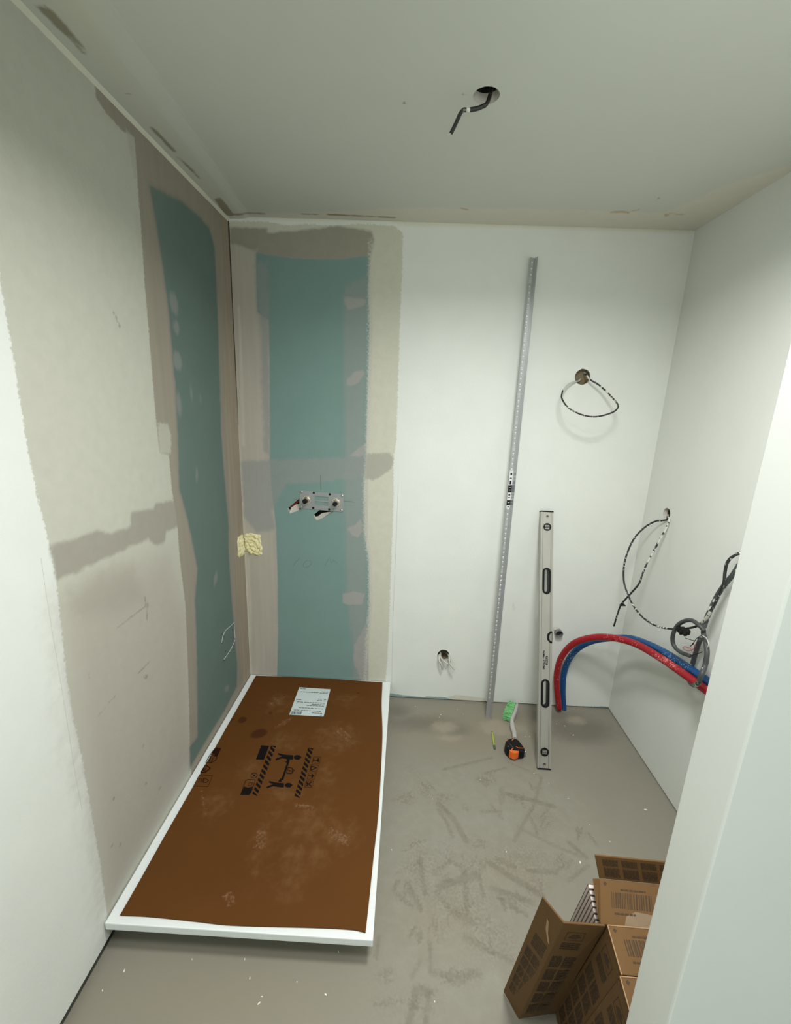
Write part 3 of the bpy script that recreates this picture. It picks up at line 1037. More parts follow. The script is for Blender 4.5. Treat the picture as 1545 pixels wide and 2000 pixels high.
def ln(a, b, w):
    a, b = np.array(a, float), np.array(b, float)
    d = b - a
    n = np.array([-d[1], d[0]]) / (np.linalg.norm(d) + 1e-9) * w / 2
    return [tuple(a + n), tuple(b + n), tuple(b - n), tuple(a - n)]


def outline(pts, w):
    return [ln(pts[i], pts[(i + 1) % len(pts)], w) for i in range(len(pts))]


z6 = lambda polys: [[Z6(*p) for p in poly] for poly in polys]


def hazard(tl, tr, bl, br, n):
    tl, tr, bl, br = map(lambda p: np.array(p, float), (tl, tr, bl, br))
    out = []
    for k in range(-1, n + 1):
        a0, a1 = k / n, (k + .58) / n
        sh = .85 / n
        L0, L1, R0, R1 = a0, a1, a0 + sh, a1 + sh
        if R0 >= 1 or L1 <= 0 and R1 <= 0: continue
        c = lambda t: min(1, max(0, t))
        q = [tl + (bl - tl) * c(L0), tr + (br - tr) * c(R0), tr + (br - tr) * c(R1), tl + (bl - tl) * c(L1)]
        out.append([tuple(p) for p in q])
    return out


cprint('hazard_bar', z6(hazard((872, 188), (925, 190), (676, 690), (732, 692), 11)))
cprint('hazard_bar', z6(hazard((1245, 208), (1298, 212), (1103, 710), (1160, 713), 11)))
cprint('black_box_symbol', z6([[(775, 183), (853, 190), (800, 328), (720, 325)]]))
cprint('box_symbol', z6([[(600, 598), (640, 610), (686, 598), (672, 655), (652, 680), (567, 680)]] + outline([(632, 528), (716, 530), (672, 655), (652, 680), (567, 680), (612, 545)], 5) + outline([(640, 590), (655, 560), (690, 560), (672, 590)], 4)))
cprint('recycle_symbol', z6(outline([(702 + 32 * math.cos(a) - 6 * math.sin(a), 487 + 26 * math.sin(a)) for a in np.linspace(0, 6.28, 14)[:-1]], 6) + [ln((690, 480), (715, 495), 8), ln((690, 500), (710, 475), 6)]))


def porter(dx, dy):
    q = [[(940, 262), (955, 263), (1005, 276), (1095, 283), (1090, 326), (1040, 322), (985, 312), (925, 334), (915, 325), (930, 312), (985, 292), (945, 277)],
         [(1045, 318), (1060, 322), (1048, 350), (1020, 354), (1016, 346), (1032, 338)],
         [(1135 + 34 * math.cos(a), 303 + 23 * math.sin(a)) for a in np.linspace(0, 6.28, 15)[:-1]],
         [(1152, 278), (1180, 303), (1148, 330)]]
    return [[(x + dx, y + dy) for x, y in p] for p in q[:1] + q[2:]]


cprint('porter_figure', z6(porter(0, 0) + [[(1030, 320), (1062, 322), (1050, 350), (1020, 355), (1016, 345), (1034, 338)]]))
cprint('porter_figure', z6(porter(-90, 280) + [[(955, 550), (975, 552), (982, 520), (965, 515), (945, 548)]]))
cprint('carrying_pole', z6([ln((1050, 335), (985, 530), 20)]))
cprint('weight_symbol', z6(outline([(1045, 405), (1088, 412), (1082, 466), (1028, 464)], 7) + outline([(1088, 425), (1106, 432), (1100, 446), (1084, 448)], 6) + [ln((1050, 430), (1070, 446), 8), ln((1050, 448), (1068, 432), 4)]))
for k in range(4):
    ox, oy = -25.5 * k, 80 * k + .4 * k
    o4 = [(1302 + ox, 297 + oy), (1374 + ox, 302 + oy), (1360 + ox, 366 + oy), (1286 + ox, 362 + oy)]
    cprint('icon_frame', z6(outline(o4, 3.5)), m_inkred)
    cx, cy = 1330 + ox, 332 + oy
    if k == 0:
        g = [[(cx - 2, cy - 3), (cx + 26, cy - 24), (cx + 22, cy + 24), (cx - 2, cy + 3)], ln((cx, cy), (cx - 28, cy), 7), ln((cx - 28, cy - 18), (cx - 32, cy + 16), 7)]
    elif k == 1:
        g = outline([(cx - 28, cy - 20), (cx + 26, cy - 4), (cx - 32, cy + 22)], 8)
    elif k == 2:
        g = [[(cx + 4, cy - 26), (cx + 26, cy), (cx - 2, cy + 26)], ln((cx + 6, cy), (cx - 28, cy - 2), 7), ln((cx - 28, cy - 2), (cx - 24, cy - 12), 6)]
    else:
        g = [ln((cx - 28, cy - 24), (cx + 24, cy + 24), 9), ln((cx - 30, cy + 20), (cx + 26, cy - 22), 9), ln((cx - 30, cy - 6), (cx - 12, cy + 2), 8)]
    cprint('handling_icon', z6(g))
# prints running over the left edge
cprint('edge_print', z6([[(312, 205), (372, 212), (330, 300), (300, 296), (305, 270), (268, 260)]] + outline([(265, 268), (330, 300), (316, 335), (268, 358), (216, 354)], 7) +
                        [ln((268, 300), (250, 345), 9), ln((290, 305), (272, 352), 7)]), m_inkred)
cprint('edge_print', z6(outline([(214, 378), (262, 415), (210, 455), (164, 458)], 10) + [ln((205, 390), (190, 440), 9), ln((222, 400), (205, 445), 8)]), m_inkred)
cprint('edge_print', z6(outline([(152, 480), (285, 490), (238, 598), (92, 592)], 4) + outline([(200, 515), (245, 535), (225, 558), (190, 556)], 6) + [ln((180, 515), (165, 555), 6), ln((160, 512), (140, 555), 6), ln((195, 510), (178, 556), 5)]), m_inkred)

# sticker
m_sticker = base_mat('sticker_paper', A(205, 214, 214), .5)
m_stext = base_mat('sticker_ink', A(70, 78, 80), .6)
stk = cprint('sticker', [[(584.5, 1342), (645.5, 1346), (632, 1399.5), (565, 1396)]], m_sticker, card, .0012)
ZS = lambda x, y: (540 + x / 11.04, 1320 + y / 11.04)
txt = []
for (x0, y0, x1, y1) in ((505, 272, 640, 280), (515, 343, 905, 362), (970, 345, 1120, 350), (930, 368, 1110, 376), (420, 508, 540, 514), (890, 503, 990, 508), (1020, 510, 1075, 513),
                         (865, 534, 990, 540), (1015, 543, 1065, 546), (430, 562, 580, 568), (595, 572, 1050, 594), (755, 610, 1040, 628), (650, 640, 1030, 656), (480, 686, 800, 702),
                         (825, 706, 1020, 718), (370, 735, 500, 742), (525, 745, 965, 768), (760, 802, 990, 812), (945, 850, 980, 853)):
    n = max(1, int((x1 - x0) / 55))
    for k in range(n):
        a, b = (k + .06) / n, (k + .9) / n
        txt.append([ZS(*p) for p in ln((x0 + (x1 - x0) * a, y0 + (y1 - y0) * a), (x0 + (x1 - x0) * b, y0 + (y1 - y0) * b), 12)])
xx = 318
while xx < 540:
    w = random.choice((6, 9, 14))
    txt.append([ZS(*p) for p in ((xx, 770), (xx + w, 770), (xx + w - 16, 834), (xx - 16, 830))])
    xx += w + random.choice((6, 9, 12))
mbt = cprint('sticker_print', txt, m_stext, card, .0018)
mbt.parent = None
mbt['kind'] = 'stuff'
adopt(card, stk)
mbt.parent = stk
mbt.matrix_parent_inverse = Matrix.Identity(4)

# ------------------------------------------------------------------ mixer mounting plate on the back wall
plate = empty('mixer_mounting_plate', tuple(on(1, 0, 627, 978)))
tag(plate, 'grey metal mixer plate with two brass pipe outlets screwed to the green board', 'mounting plate')
m_galv = mottled('galvanised_plate', A(152, 156, 155), .45, .35, 60, .06)
m_nickel = base_mat('nickel_brass', (.62, .56, .46), .25, .9)
m_blackp = base_mat('black_plastic', (.006, .006, .007), .45, 0, .2)
m_screw = base_mat('screw_steel', (.45, .45, .44), .35, .9)
PB = [on(1, -.003, *p) for p in ((584, 957), (672, 965.5), (671, 999), (585, 994))]
pc = np.mean(PB, 0)
ang = -.045
pu = np.array([math.cos(ang), 0, math.sin(ang)])
pv = np.array([-math.sin(ang), 0, math.cos(ang)])
hw, hh = .113, .047
pf = lambda u, v, d: pc + pu * u + pv * v + np.array([0, d, 0])
rect = lambda x0, y0, x1, y1: [(x0, y0), (x1, y0), (x1, y1), (x0, y1)]
outer = [(-hw + .004, -hh), (hw - .004, -hh), (hw, -hh + .004), (hw, hh - .004), (hw - .004, hh), (-hw + .004, hh), (-hw, hh - .004), (-hw, -hh + .004)]
mb = MB()
plate_holes(mb, outer, [rect(-.034, .006, .034, .024), rect(-.034, -.020, .034, -.003)], pf, .0025)
mb.build('plate', m_galv, plate)
for (u, v) in ((-.103, .038), (-.041, .040), (.041, .040), (.104, .038), (-.103, -.038), (-.041, -.039), (.041, -.039), (.104, -.038)):
    mb = MB()
    c = pf(u, v, 0)
    mb.tube([c, c + np.array([0, -.002, 0]), c + np.array([0, -.0035, 0])], [.006, .0055, .003], 10, 1)
    mb.tube([c + np.array([0, -.0036, 0]), c + np.array([0, -.0038, 0])], .0022, 6, 1)
    mb.build('screw', m_screw if abs(u) > .09 else m_blackp, plate)
for u in (-.075, .076):
    c = pf(u, .002, 0)
    mb = MB()
    Y = lambda d: c + np.array([0, -d, 0])
    mb.tube([Y(0), Y(.004)], .021, 18, 1)
    mb.tube([Y(.004), Y(.010), Y(.012), Y(.026)], [.017, .017, .014, .014], 18, 1)
    mb.tube([Y(.026), Y(.034)], .0155, 6, 1)
    fit = mb.build('pipe_outlet', m_nickel, plate)
    mb = MB()
    mb.tube([Y(.034), Y(.046), Y(.048)], [.0125, .0125, .009], 16, 1)
    pg = mb.build('plug', m_blackp)
    adopt(plate, pg)
    pg.parent = fit
    pg.matrix_parent_inverse = Matrix.Identity(4)
    for a in (.9, 2.6, 4.6):
        mb = MB()
        q = c + np.array([math.cos(a) * .0195, 0, math.sin(a) * .0195])
        mb.tube([q, q + np.array([0, -.008, 0])], .0042, 8, 1)
        mb.build('fitting_screw', m_nickel, plate)
for poly, top in (([(565.5, 1000), (567.5, 1003.5), (585, 996), (584.5, 984), (578.5, 985), (569, 991)], 3), ([(611, 1006), (618.7, 1016), (626, 1014), (650, 998.8), (641, 999.5), (628.6, 1002), (621.6, 1008), (617, 1009)], 4)):
    mb = MB()
    lo_, hi_ = poly[:top], poly[top:]
    pts_ = [on(1, .001, *p) for p in lo_] + [on(1, .022, *p) for p in hi_]
    mb.add(pts_, [tuple(range(len(pts_)))])
    mb.build('broken_plaster', m_core, wall_back)
# torn paper of the two slots shows the red pipe behind
mb = MB()
a, b = on(1, .03, 566, 990), on(1, .03, 592, 972)
mb.tube([a, b], .009, 10, 1)
tag(mb.build('hidden_red_pipe', mottled('dark_red_pipe', A(120, 30, 30), .5)), 'dark red pipe inside the slot left of the mixer plate', 'pipe')  # one dark red over the whole pipe

# ------------------------------------------------------------------ aluminium angle profile
m_alu = mottled('aluminium_profile', (.52, .53, .53), .34, .65, 120, .05, stretch=(1, 1, .1))
m_film = base_mat('profile_print', (.86, .86, .84), .5)
foot = on(2, .0, 953.5, 1401)
topc = on(1, -.020, 1042, 503)
ax = topc - foot
LP = np.linalg.norm(ax)
ax = ax / LP
side = np.cross(np.array([0, -1, 0]), ax) * -1
side = np.array([1, 0, 0]) - ax * ax[0]
side /= np.linalg.norm(side)
nrm = np.cross(ax, side)            # towards the back wall or camera
if nrm[1] > 0: nrm = -nrm           # make it point to the viewer
prof = empty('corner_profile', tuple(foot))
tag(prof, 'long thin aluminium angle strip leaning upright on the white back wall', 'metal profile')
al = math.radians(24)
d1 = side * math.cos(al) - nrm * math.sin(al)     # left flange runs right and back
d2 = side * math.sin(al) + nrm * math.cos(al)     # right flange comes forward
o0 = foot - side * .0145 + nrm * .004
w1 = .0225
mb = MB()
th = .0015
n1 = np.cross(d1, ax); n1 = n1 if n1[1] < 0 else -n1
ap = o0 + d1 * w1
mb.add([o0, ap, ap + ax * LP, o0 + ax * LP, o0 - n1 * th, ap - n1 * th, ap - n1 * th + ax * LP, o0 - n1 * th + ax * LP],
       [(0, 1, 2, 3), (4, 7, 6, 5), (0, 3, 7, 4), (0, 4, 5, 1), (3, 2, 6, 7), (1, 5, 6, 2)])
n2 = np.cross(d2, ax); n2 = n2 if n2[0] < 0 else -n2
e2 = ap + d2 * w1
mb.add([ap, e2, e2 + ax * LP, ap + ax * LP, ap - n2 * th, e2 - n2 * th, e2 - n2 * th + ax * LP, ap - n2 * th + ax * LP],
       [(0, 1, 2, 3), (4, 7, 6, 5), (0, 3, 7, 4), (0, 4, 5, 1), (3, 2, 6, 7), (1, 5, 6, 2)])
mb.build('angle', m_alu, prof)
mb = MB()
k = 0
s = .12
pn = n1 * .0004
while s < LP - .01:
    c = o0 + d1 * (w1 * .52) + ax * s + pn
    if k % 5 == 4:
        for (a, b, hh_, ww) in ((-.0055, -.0045, .006, .0015), (-.0025, -.0015, .006, .0015), (.0005, .0015, .006, .0015), (.0045, .0055, .006, .0014)):
            mb.add([c + ax * a * 1.6 - d1 * hh_, c + ax * a * 1.6 + d1 * hh_, c + ax * (a * 1.6 + ww) + d1 * hh_, c + ax * (a * 1.6 + ww) - d1 * hh_], [(0, 1, 2, 3)])
    else:
        r = .0048
        mb.add([c - d1 * r, c - ax * r, c + d1 * r, c + ax * r], [(0, 1, 2, 3)])
        c2 = c - ax * .0095
        mb.add([c2 - d1 * .0025 - ax * .001, c2 + d1 * .0025 - ax * .001, c2 + d1 * .0025 + ax * .0012, c2 - d1 * .0025 + ax * .0012], [(0, 1, 2, 3)])
    s += .0245
    k += 1
mb.build('printed_marks', m_film, prof)
m_lblw = base_mat('profile_label_white', A(225, 226, 224), .5)
m_lblk = base_mat('profile_label_black', (.012, .012, .013), .6, 0, .2)


def prof_s(py):
    p = onplane(foot, nrm, 953.5 + (1401 - py) / 898 * 88, py)
    return (p - foot) @ ax


for (ya, yb, mt, marks) in ((919, 948, m_lblw, ((924, 928), (933, 935), (939, 946))), (948, 962, m_lblk, ((951, 952), (957, 958))), (962, 977, m_lblw, ((965, 968), (971, 973))),
                            (977, 987, m_lblk, ((981, 982),)), (987, 993, m_lblw, ((989, 991),))):
    mb = MB()
    s0, s1 = prof_s(yb), prof_s(ya)
    c = o0 + n1 * .0008
    mb.add([c + d1 * .001 + ax * s0, c + d1 * (w1 - .001) + ax * s0, c + d1 * (w1 - .001) + ax * s1, c + d1 * .001 + ax * s1], [(0, 1, 2, 3)])
    lb = mb.build('label', mt, prof)
    mb = MB()
    for (a, b) in marks:
        t0, t1 = prof_s(b), prof_s(a)
        c = o0 + n1 * .0012
        mb.add([c + d1 * .006 + ax * t0, c + d1 * (w1 - .006) + ax * t0, c + d1 * (w1 - .006) + ax * t1, c + d1 * .006 + ax * t1], [(0, 1, 2, 3)])
    pm = mb.build('label_print', m_lblk if mt is m_lblw else m_lblw, prof)

# ------------------------------------------------------------------ spirit level
m_lvl = mottled('level_aluminium', A(176, 174, 166), .38, .45, 30, .10, .0002, 300, (1, 1, .08))
m_lside = mottled('level_edge', A(120, 120, 116), .35, .7, 30, .1, stretch=(1, 1, .1))
lf = on(2, 0, 1063, 1504)
lt = on(1, -.024, 1069, 999)
ax = lt - lf
LL = np.linalg.norm(ax)
ax /= LL
side = np.array([1, 0, 0]) - ax * ax[0]
side /= np.linalg.norm(side)
nrm = np.cross(side, ax)
if nrm[1] > 0: nrm = -nrm
LT = .024                           # thickness
LWd = .031                          # half width
lf = lf + ax * .002
lev = empty('spirit_level', tuple(lf))
tag(lev, 'silver aluminium spirit level with black grips leaning on the back wall', 'spirit level')
lp = lambda u, v, d: lf + side * u + ax * v - nrm * d


def lv(py, px=None):
    q = onplane(lf, nrm, 1066 if px is None else px, py)
    return (q - lf) @ ax


def stadium(cu, v0, v1, r, n=8):
    pts = []
    for i in range(n + 1):
        a = math.pi + math.pi * i / n
        pts.append((cu + r * math.cos(a), v0 + r + r * math.sin(a)))
    for i in range(n + 1):
        a = math.pi * i / n
        pts.append((cu + r * math.cos(a), v1 - r + r * math.sin(a)))
    return pts


h1 = stadium(.001, lv(1160), lv(1109), .019)
h2 = stadium(.001, lv(1382), lv(1327), .019)
cvial = [(LWd - .0005, lv(1256)), (LWd - .0005, lv(1232)), (LWd - .010, lv(1232.5)), (LWd - .020, lv(1238)), (LWd - .020, lv(1250)), (LWd - .010, lv(1255.5))]
v1c, v2c = lv(1029), lv(1469)
hv1, hv2 = circle2(.001, v1c, .0185, .0185, 22), circle2(.001, v2c, .0185, .0185, 22)
he1, he2 = circle2(.001, lv(1008.5), .0075, .0075, 14), circle2(.001, lv(1493.5), .0085, .0085, 14)
cvi = [(LWd - .0005, lv(1254)), (LWd - .0005, lv(1234)), (LWd - .010, lv(1234.5)), (LWd - .019, lv(1239)), (LWd - .019, lv(1249)), (LWd - .010, lv(1253.5))]
mb = MB()
plate_holes(mb, rect(-LWd + .005, .006, LWd - .005, LL - .004), [h1, h2, hv1, hv2, he1, he2,
            [(u - .0052, v) for u, v in cvi]], lambda u, v, d: lp(u, v, d + .0015), LT - .003)
mb.build('web', m_lvl, lev)
for s_ in (-1, 1):
    mb = MB()
    u0, u1 = (-LWd, -LWd + .006) if s_ < 0 else (LWd - .006, LWd)
    mb.obox(lp(u0, .004, 0), side * (u1 - u0), ax * (LL - .006), -nrm * LT)
    mb.build('edge_rail', m_lvl, lev, bevel=.001, seg=1)
    mb = MB()                        # ribs along the web
    mb.obox(lp(s_ * .020 - .0006, .008, .0006), side * .0012, ax * (LL - .014), -nrm * .001)
    mb.build('rib', m_lside, lev)
for (a, b) in ((-.001, .005), (LL - .005, LL + .001)):
    mb = MB()
    mb.obox(lp(-LWd - .0007, a, -.0007), side * (2 * LWd + .0014), ax * (b - a), -nrm * (LT + .0014))
    mb.build('end_cap', m_blackp, lev, bevel=.001, seg=1)


def ring_part(outer, inner, name, d0, d1, mat=m_blackp):
    mb = MB()
    plate_holes(mb, outer, [inner], lambda u, v, d: lp(u, v, d), d1 - d0)
    o = mb
    o.v = [tuple(np.array(p) - nrm * d0) for p in o.v]
    return mb.build(name, mat, lev)


shrink = lambda poly, k, cu, cv, kv=None: [(cu + (u - cu) * k, cv + (v - cv) * (kv or k)) for u, v in poly]
for hh_, a, b in ((h1, 1160, 1109), (h2, 1382, 1327)):
    ring_part(stadium(.001, lv(a) - .001, lv(b) + .001, .020), stadium(.0005, lv(a) + .0075, lv(b) - .0075, .0105), 'grip', -.0012, LT + .0012)
m_vial = base_mat('vial_acrylic', A(175, 178, 172), .15)
m_bubble = base_mat('vial_liquid', A(120, 122, 112), .1)
for vc in (v1c, v2c):
    ring_part(circle2(.001, vc, .0192, .0192, 24), rect(-.0105, vc - .0105, .0125, vc + .0105), 'vial_frame', -.0012, LT + .0012)
    mb = MB()
    mb.obox(lp(-.0105, vc - .0105, .004), side * .023, ax * .021, -nrm * (LT - .008))
    vb = mb.build('vial_block', m_vial, lev)
    mb = MB()
    mb.tube([lp(-.009, vc, .003), lp(.011, vc, .003)], .0055, 12, 1)
    mb.build('vial', m_bubble, lev)
    mb = MB()
    for du in (-.003, .003):
        mb.tube([lp(du + .001 + .0002 * math.cos(t), vc + .0057 * math.cos(t), .003 - .0057 * abs(math.sin(t))) for t in np.linspace(0, 3.14, 8)], .0005, 4, 1)
    mb.build('vial_mark', m_blackp, lev)
mb = MB()
plate_holes(mb, [(u + .0003, v) for u, v in cvial], [shrink(cvial, .62, LWd - .006, (lv(1244)), .68)], lambda u, v, d: lp(u, v, d - .001), LT + .002)
mb.build('vial_frame', m_blackp, lev)
mb = MB()
mb.obox(lp(LWd - .0165, lv(1252), .006), side * .014, ax * (lv(1236) - lv(1252)), -nrm * (LT - .012))
mb.build('vial', m_vial, lev)
for vc, rr in ((lv(1008.5), .0075), (lv(1493.5), .0085)):
    ring_part(circle2(.001, vc, rr, rr, 14), circle2(.001, vc, rr - .0012, rr - .0012, 14), 'hang_hole_rim', .0005, LT - .0005, m_lvl)
    mb = MB()
    mb.add([lp(p[0], p[1], .010) for p in circle2(.001, vc, rr, rr, 14)], [tuple(range(14))])
    mb.build('hang_hole_plate', m_lside, lev)


def text_mesh(body, size, bold=0):
    cu = bpy.data.curves.new('txt', 'FONT')
    cu.body = body
    cu.size = size
    cu.align_x = 'CENTER'
    cu.align_y = 'CENTER'
    cu.offset = bold
    t = bpy.data.objects.new('txt', cu)
    COL.objects.link(t)
    dg = bpy.context.evaluated_depsgraph_get()
    dg.update()
    me = bpy.data.meshes.new_from_object(t.evaluated_get(dg))
    vs_ = [tuple(v.co) for v in me.vertices]
    fs_ = [tuple(p.vertices) for p in me.polygons]
    bpy.data.objects.remove(t)
    bpy.data.meshes.remove(me)
    return vs_, fs_


def place_text(name, body, size, fn, mat, parent, bold=0, length=None):
    vs_, fs_ = text_mesh(body, size, bold)
    if length:
        xs = [v[0] for v in vs_]
        k = length / (max(xs) - min(xs))
        vs_ = [(v[0] * k, v[1], 0) for v in vs_]
    mb = MB()
    mb.add([fn(v[0], v[1]) for v in vs_], fs_)
    return mb.build(name, mat, parent)


# lettering runs down the level
tl = lambda cu, cv, d: (lambda x, y: lp(cu + y, cv - x, d))
place_text('lettering', 'FatMax XTREME', .012, tl(-.0085, (lv(1271) + lv(1308)) / 2, .0010), m_blackp, lev, .0004, lv(1271) - lv(1308))
mb = MB()
pill = stadium(.0065, lv(1299.5), lv(1281), .0052)
mb.add([lp(u, v, .0010) for u, v in pill], [tuple(range(len(pill)))])
mb.build('badge', m_blackp, lev)
place_text('lettering', 'STANLEY', .0075, tl(.0065, (lv(1281) + lv(1299.5)) / 2, .0006), m_lblw, lev, .0001, (lv(1281) - lv(1299.5)) * .8)

# ------------------------------------------------------------------ hand brush
m_green = base_mat('green_bristle', A(118, 196, 120), .55)
m_grey_pl = mottled('grey_plastic', A(178, 176, 170), .45, 0, 50, .08)
hb0, hb1 = np.array([1.513, -.034, .020]), np.array([1.453, -.166, .020])
hd = (hb1 - hb0) / np.linalg.norm(hb1 - hb0)
bd = np.array([-hd[1], hd[0], 0])
bd = bd if bd[0] < 0 else -bd
brush = empty('hand_brush', (hb1[0], hb1[1], 0))
tag(brush, 'small hand brush with green bristles and grey handle on the floor', 'brush')
mb = MB()
hp = [hb0, hb0 + (hb1 - hb0) * .5 - bd * .002, hb1, np.array([1.449, -.19, .018]), np.array([1.446, -.215, .016]), np.array([1.447, -.245, .014]), np.array([1.440, -.286, .013])]
P = catmull(hp, 8)
prof_w = np.interp(np.linspace(0, 1, len(P)), [0, .05, .33, .42, .5, .7, 1], [.006, .010, .010, .009, .012, .011, .010])
prof_h = np.interp(np.linspace(0, 1, len(P)), [0, .05, .35, .5, 1], [.012, .017, .017, .012, .010])
for i, p in enumerate(P):
    t = P[min(i + 1, len(P) - 1)] - P[max(i - 1, 0)]
    t[2] = 0
    t /= np.linalg.norm(t)
    sd = np.array([-t[1], t[0], 0])
    for kx, kz in ((-1, -.6), (-1, .6), (-.6, 1), (.6, 1), (1, .6), (1, -.6), (.6, -1), (-.6, -1)):
        mb.v.append(tuple(p + sd * kx * prof_w[i] + np.array([0, 0, kz * prof_h[i]])))
for i in range(len(P) - 1):
    mb.f += [(i * 8 + k, i * 8 + (k + 1) % 8, (i + 1) * 8 + (k + 1) % 8, (i + 1) * 8 + k) for k in range(8)]
mb.f += [tuple(range(8)), tuple((len(P) - 1) * 8 + k for k in range(7, -1, -1))]
for i in range(len(mb.v)):
    v = mb.v[i]
    if v[2] < .001: mb.v[i] = (v[0], v[1], .001)
mb.build('handle', m_grey_pl, brush, smooth=False)
mb = MB()
for i in range(26):
    for j in range(5):
        for rep in range(2):
            t = (i + .5 + random.uniform(-.4, .4)) / 26
            b0 = hb0 + (hb1 - hb0) * (.02 + .96 * t) + bd * .008 + np.array([0, 0, (j - 2) * .0065 + random.uniform(-.001, .001)])
            L_ = .042 + random.uniform(-.003, .004)
            e = b0 + bd * L_ + hd * random.uniform(-.006, .006) + np.array([0, 0, random.uniform(-.003, .003)])
            e[2] = max(e[2], .002)
            e[1] = min(e[1], -.003)
            mb.tube([b0, e], [.0011, .0009], 4, 1)
br = mb.build('bristles', m_green, brush)
tag(br, 'bright green bristles', kind='stuff')

# ------------------------------------------------------------------ tape measure
m_orange = base_mat('orange_rubber', A(226, 104, 34), .5)
Z8 = lambda x, y: (960 + x / 11.04, 1360 + y / 11.04)
TT = .045
tp = [on(2, TT, *Z8(*p)) for p in ((292, 1035), (303, 970), (335, 930), (400, 902), (470, 897), (525, 905), (585, 938), (645, 1015), (712, 1112), (725, 1160), (700, 1185), (590, 1195), (470, 1192), (390, 1168), (320, 1105))]
tape = empty('tape_measure', tuple(np.mean(tp, 0) * np.array([1, 1, 0])))
tag(tape, 'black tape measure with orange trim lying at the end of the brush handle', 'tape measure')
mb = MB()
mb.prism([(p[0], p[1], .001) for p in tp], (0, 0, TT - .001))
mb.build('case', base_mat('black_rubber', (.006, .006, .007), .5, 0, .2), tape, bevel=.007, seg=3)


def tstripe(pts, w, mat, name='trim'):
    mb = MB()
    q = [on(2, TT + .0004, *Z8(*p)) for p in pts]
    for i in range(len(q) - 1):
        d = q[i + 1] - q[i]
        n = np.array([-d[1], d[0], 0]) / np.linalg.norm(d) * w / 2
        mb.add([q[i] + n, q[i + 1] + n, q[i + 1] - n, q[i] - n], [(0, 1, 2, 3)])
    return mb.build(name, mat, tape)


tstripe([(315, 962), (365, 960)], .004, base_mat('orange_trim_faded', A(190, 110, 70), .5))
tstripe([(440, 945), (485, 915)], .004, m_orange)
tstripe([(535, 1080), (560, 1108), (690, 1118)], .0035, m_orange)
tstripe([(430, 1165), (448, 1130), (470, 1112)], .004, m_orange)
tstripe([(470, 1112), (420, 1050), (370, 990)], .0022, base_mat('grey_trim', A(80, 80, 80), .5))
# orange brake button on the near side
q0, q1 = on(2, TT, *Z8(388, 1170)), on(2, TT, *Z8(588, 1196))
dd = q1 - q0
mb = MB()
nn = np.array([dd[1], -dd[0], 0])
nn /= np.linalg.norm(nn)
nn = nn if nn[1] < 0 else -nn
arc = []
for t in np.linspace(0, 1, 9):
    arc.append(q0 + dd * t + nn * (.011 * math.sin(math.pi * t) + .003))
poly = [q0 - nn * .004] + arc + [q1 - nn * .004]
mb.prism([(p[0], p[1], .010) for p in poly], (0, 0, TT - .008))
mb.build('brake_button', m_orange, tape, bevel=.002, seg=2)
mb = MB()
hk = on(2, .02, *Z8(715, 1222))
mb.obox(hk + np.array([-.008, -.004, -.012]), (.003, .012, 0), (.012, -.004, 0), (0, 0, .026))
mb.build('hook', m_screw, tape, bevel=.001, seg=1)
mb = MB()
c = on(2, TT + .0004, *Z8(357, 1080))
mb.tube([c, c + np.array([0, 0, .001])], .0025, 8, 1)
mb.build('case_screw', m_screw, tape)

# ------------------------------------------------------------------ green pencil
pa, pb_ = on(2, .004, 961, 1428), on(2, .004, 966.5, 1463)
pen = empty('carpenter_pencil', (pa[0], pa[1], 0))
tag(pen, 'short lime green pencil lying on the floor left of the tape measure', 'pencil')
dirp = (pb_ - pa) / np.linalg.norm(pb_ - pa)
mb = MB()
mb.tube([pa + dirp * .012, pb_ - dirp * .022], .0045, 6, 1)
mb.build('shaft', base_mat('lime_paint', A(160, 178, 70), .45), pen)
mb = MB()
mb.tube([pb_ - dirp * .022, pb_ - dirp * .004, pb_], [.0052, .0052, .003], 10, 1)
mb.build('end_cap', base_mat('pencil_cap', A(70, 84, 78), .5), pen)
mb = MB()
mb.tube([pa + dirp * .012, pa + dirp * .003, pa], [.0044, .002, .0008], 8, 1)
mb.build('point', base_mat('pencil_point', A(84, 82, 60), .6), pen)

# ------------------------------------------------------------------ red and blue hoses
def hose(name, pts, r, mat, label):
    mb = MB()
    mb.tube([on(1, y, px, py) for px, py, y in pts], r, 18, 12)
    o = mb.build(name, mat, smooth=True)
    return tag(o, label, 'hose')


m_red = splattered('red_hose', A(150, 12, 27), A(205, 120, 120), .10, 170, .4)
m_blue = splattered('blue_hose', A(9, 70, 124), A(120, 165, 195), .10, 170, .4)
hose('red_hose', [(1092, 1384, -.056), (1088, 1345, -.056), (1088, 1313, -.062), (1097, 1283, -.085), (1119, 1258, -.125), (1152, 1246, -.18), (1192, 1245, -.245),
                  (1240, 1257, -.345), (1290, 1285, -.478), (1338, 1318, -.602), (1378, 1347, -.70), (1404, 1366, -.765)], .0158, m_red,
     'red insulated hose arching from the floor to the right wall')
hose('blue_hose', [(1101, 1386, -.021), (1099, 1350, -.021), (1102, 1312, -.025), (1114, 1283, -.042), (1135, 1262, -.072), (1165, 1250, -.125), (1205, 1246, -.195),
                   (1240, 1249, -.27), (1290, 1270, -.430), (1340, 1301, -.565), (1380, 1329, -.662), (1404, 1346, -.722)], .0158, m_blue,
     'blue insulated hose arching behind the red one')

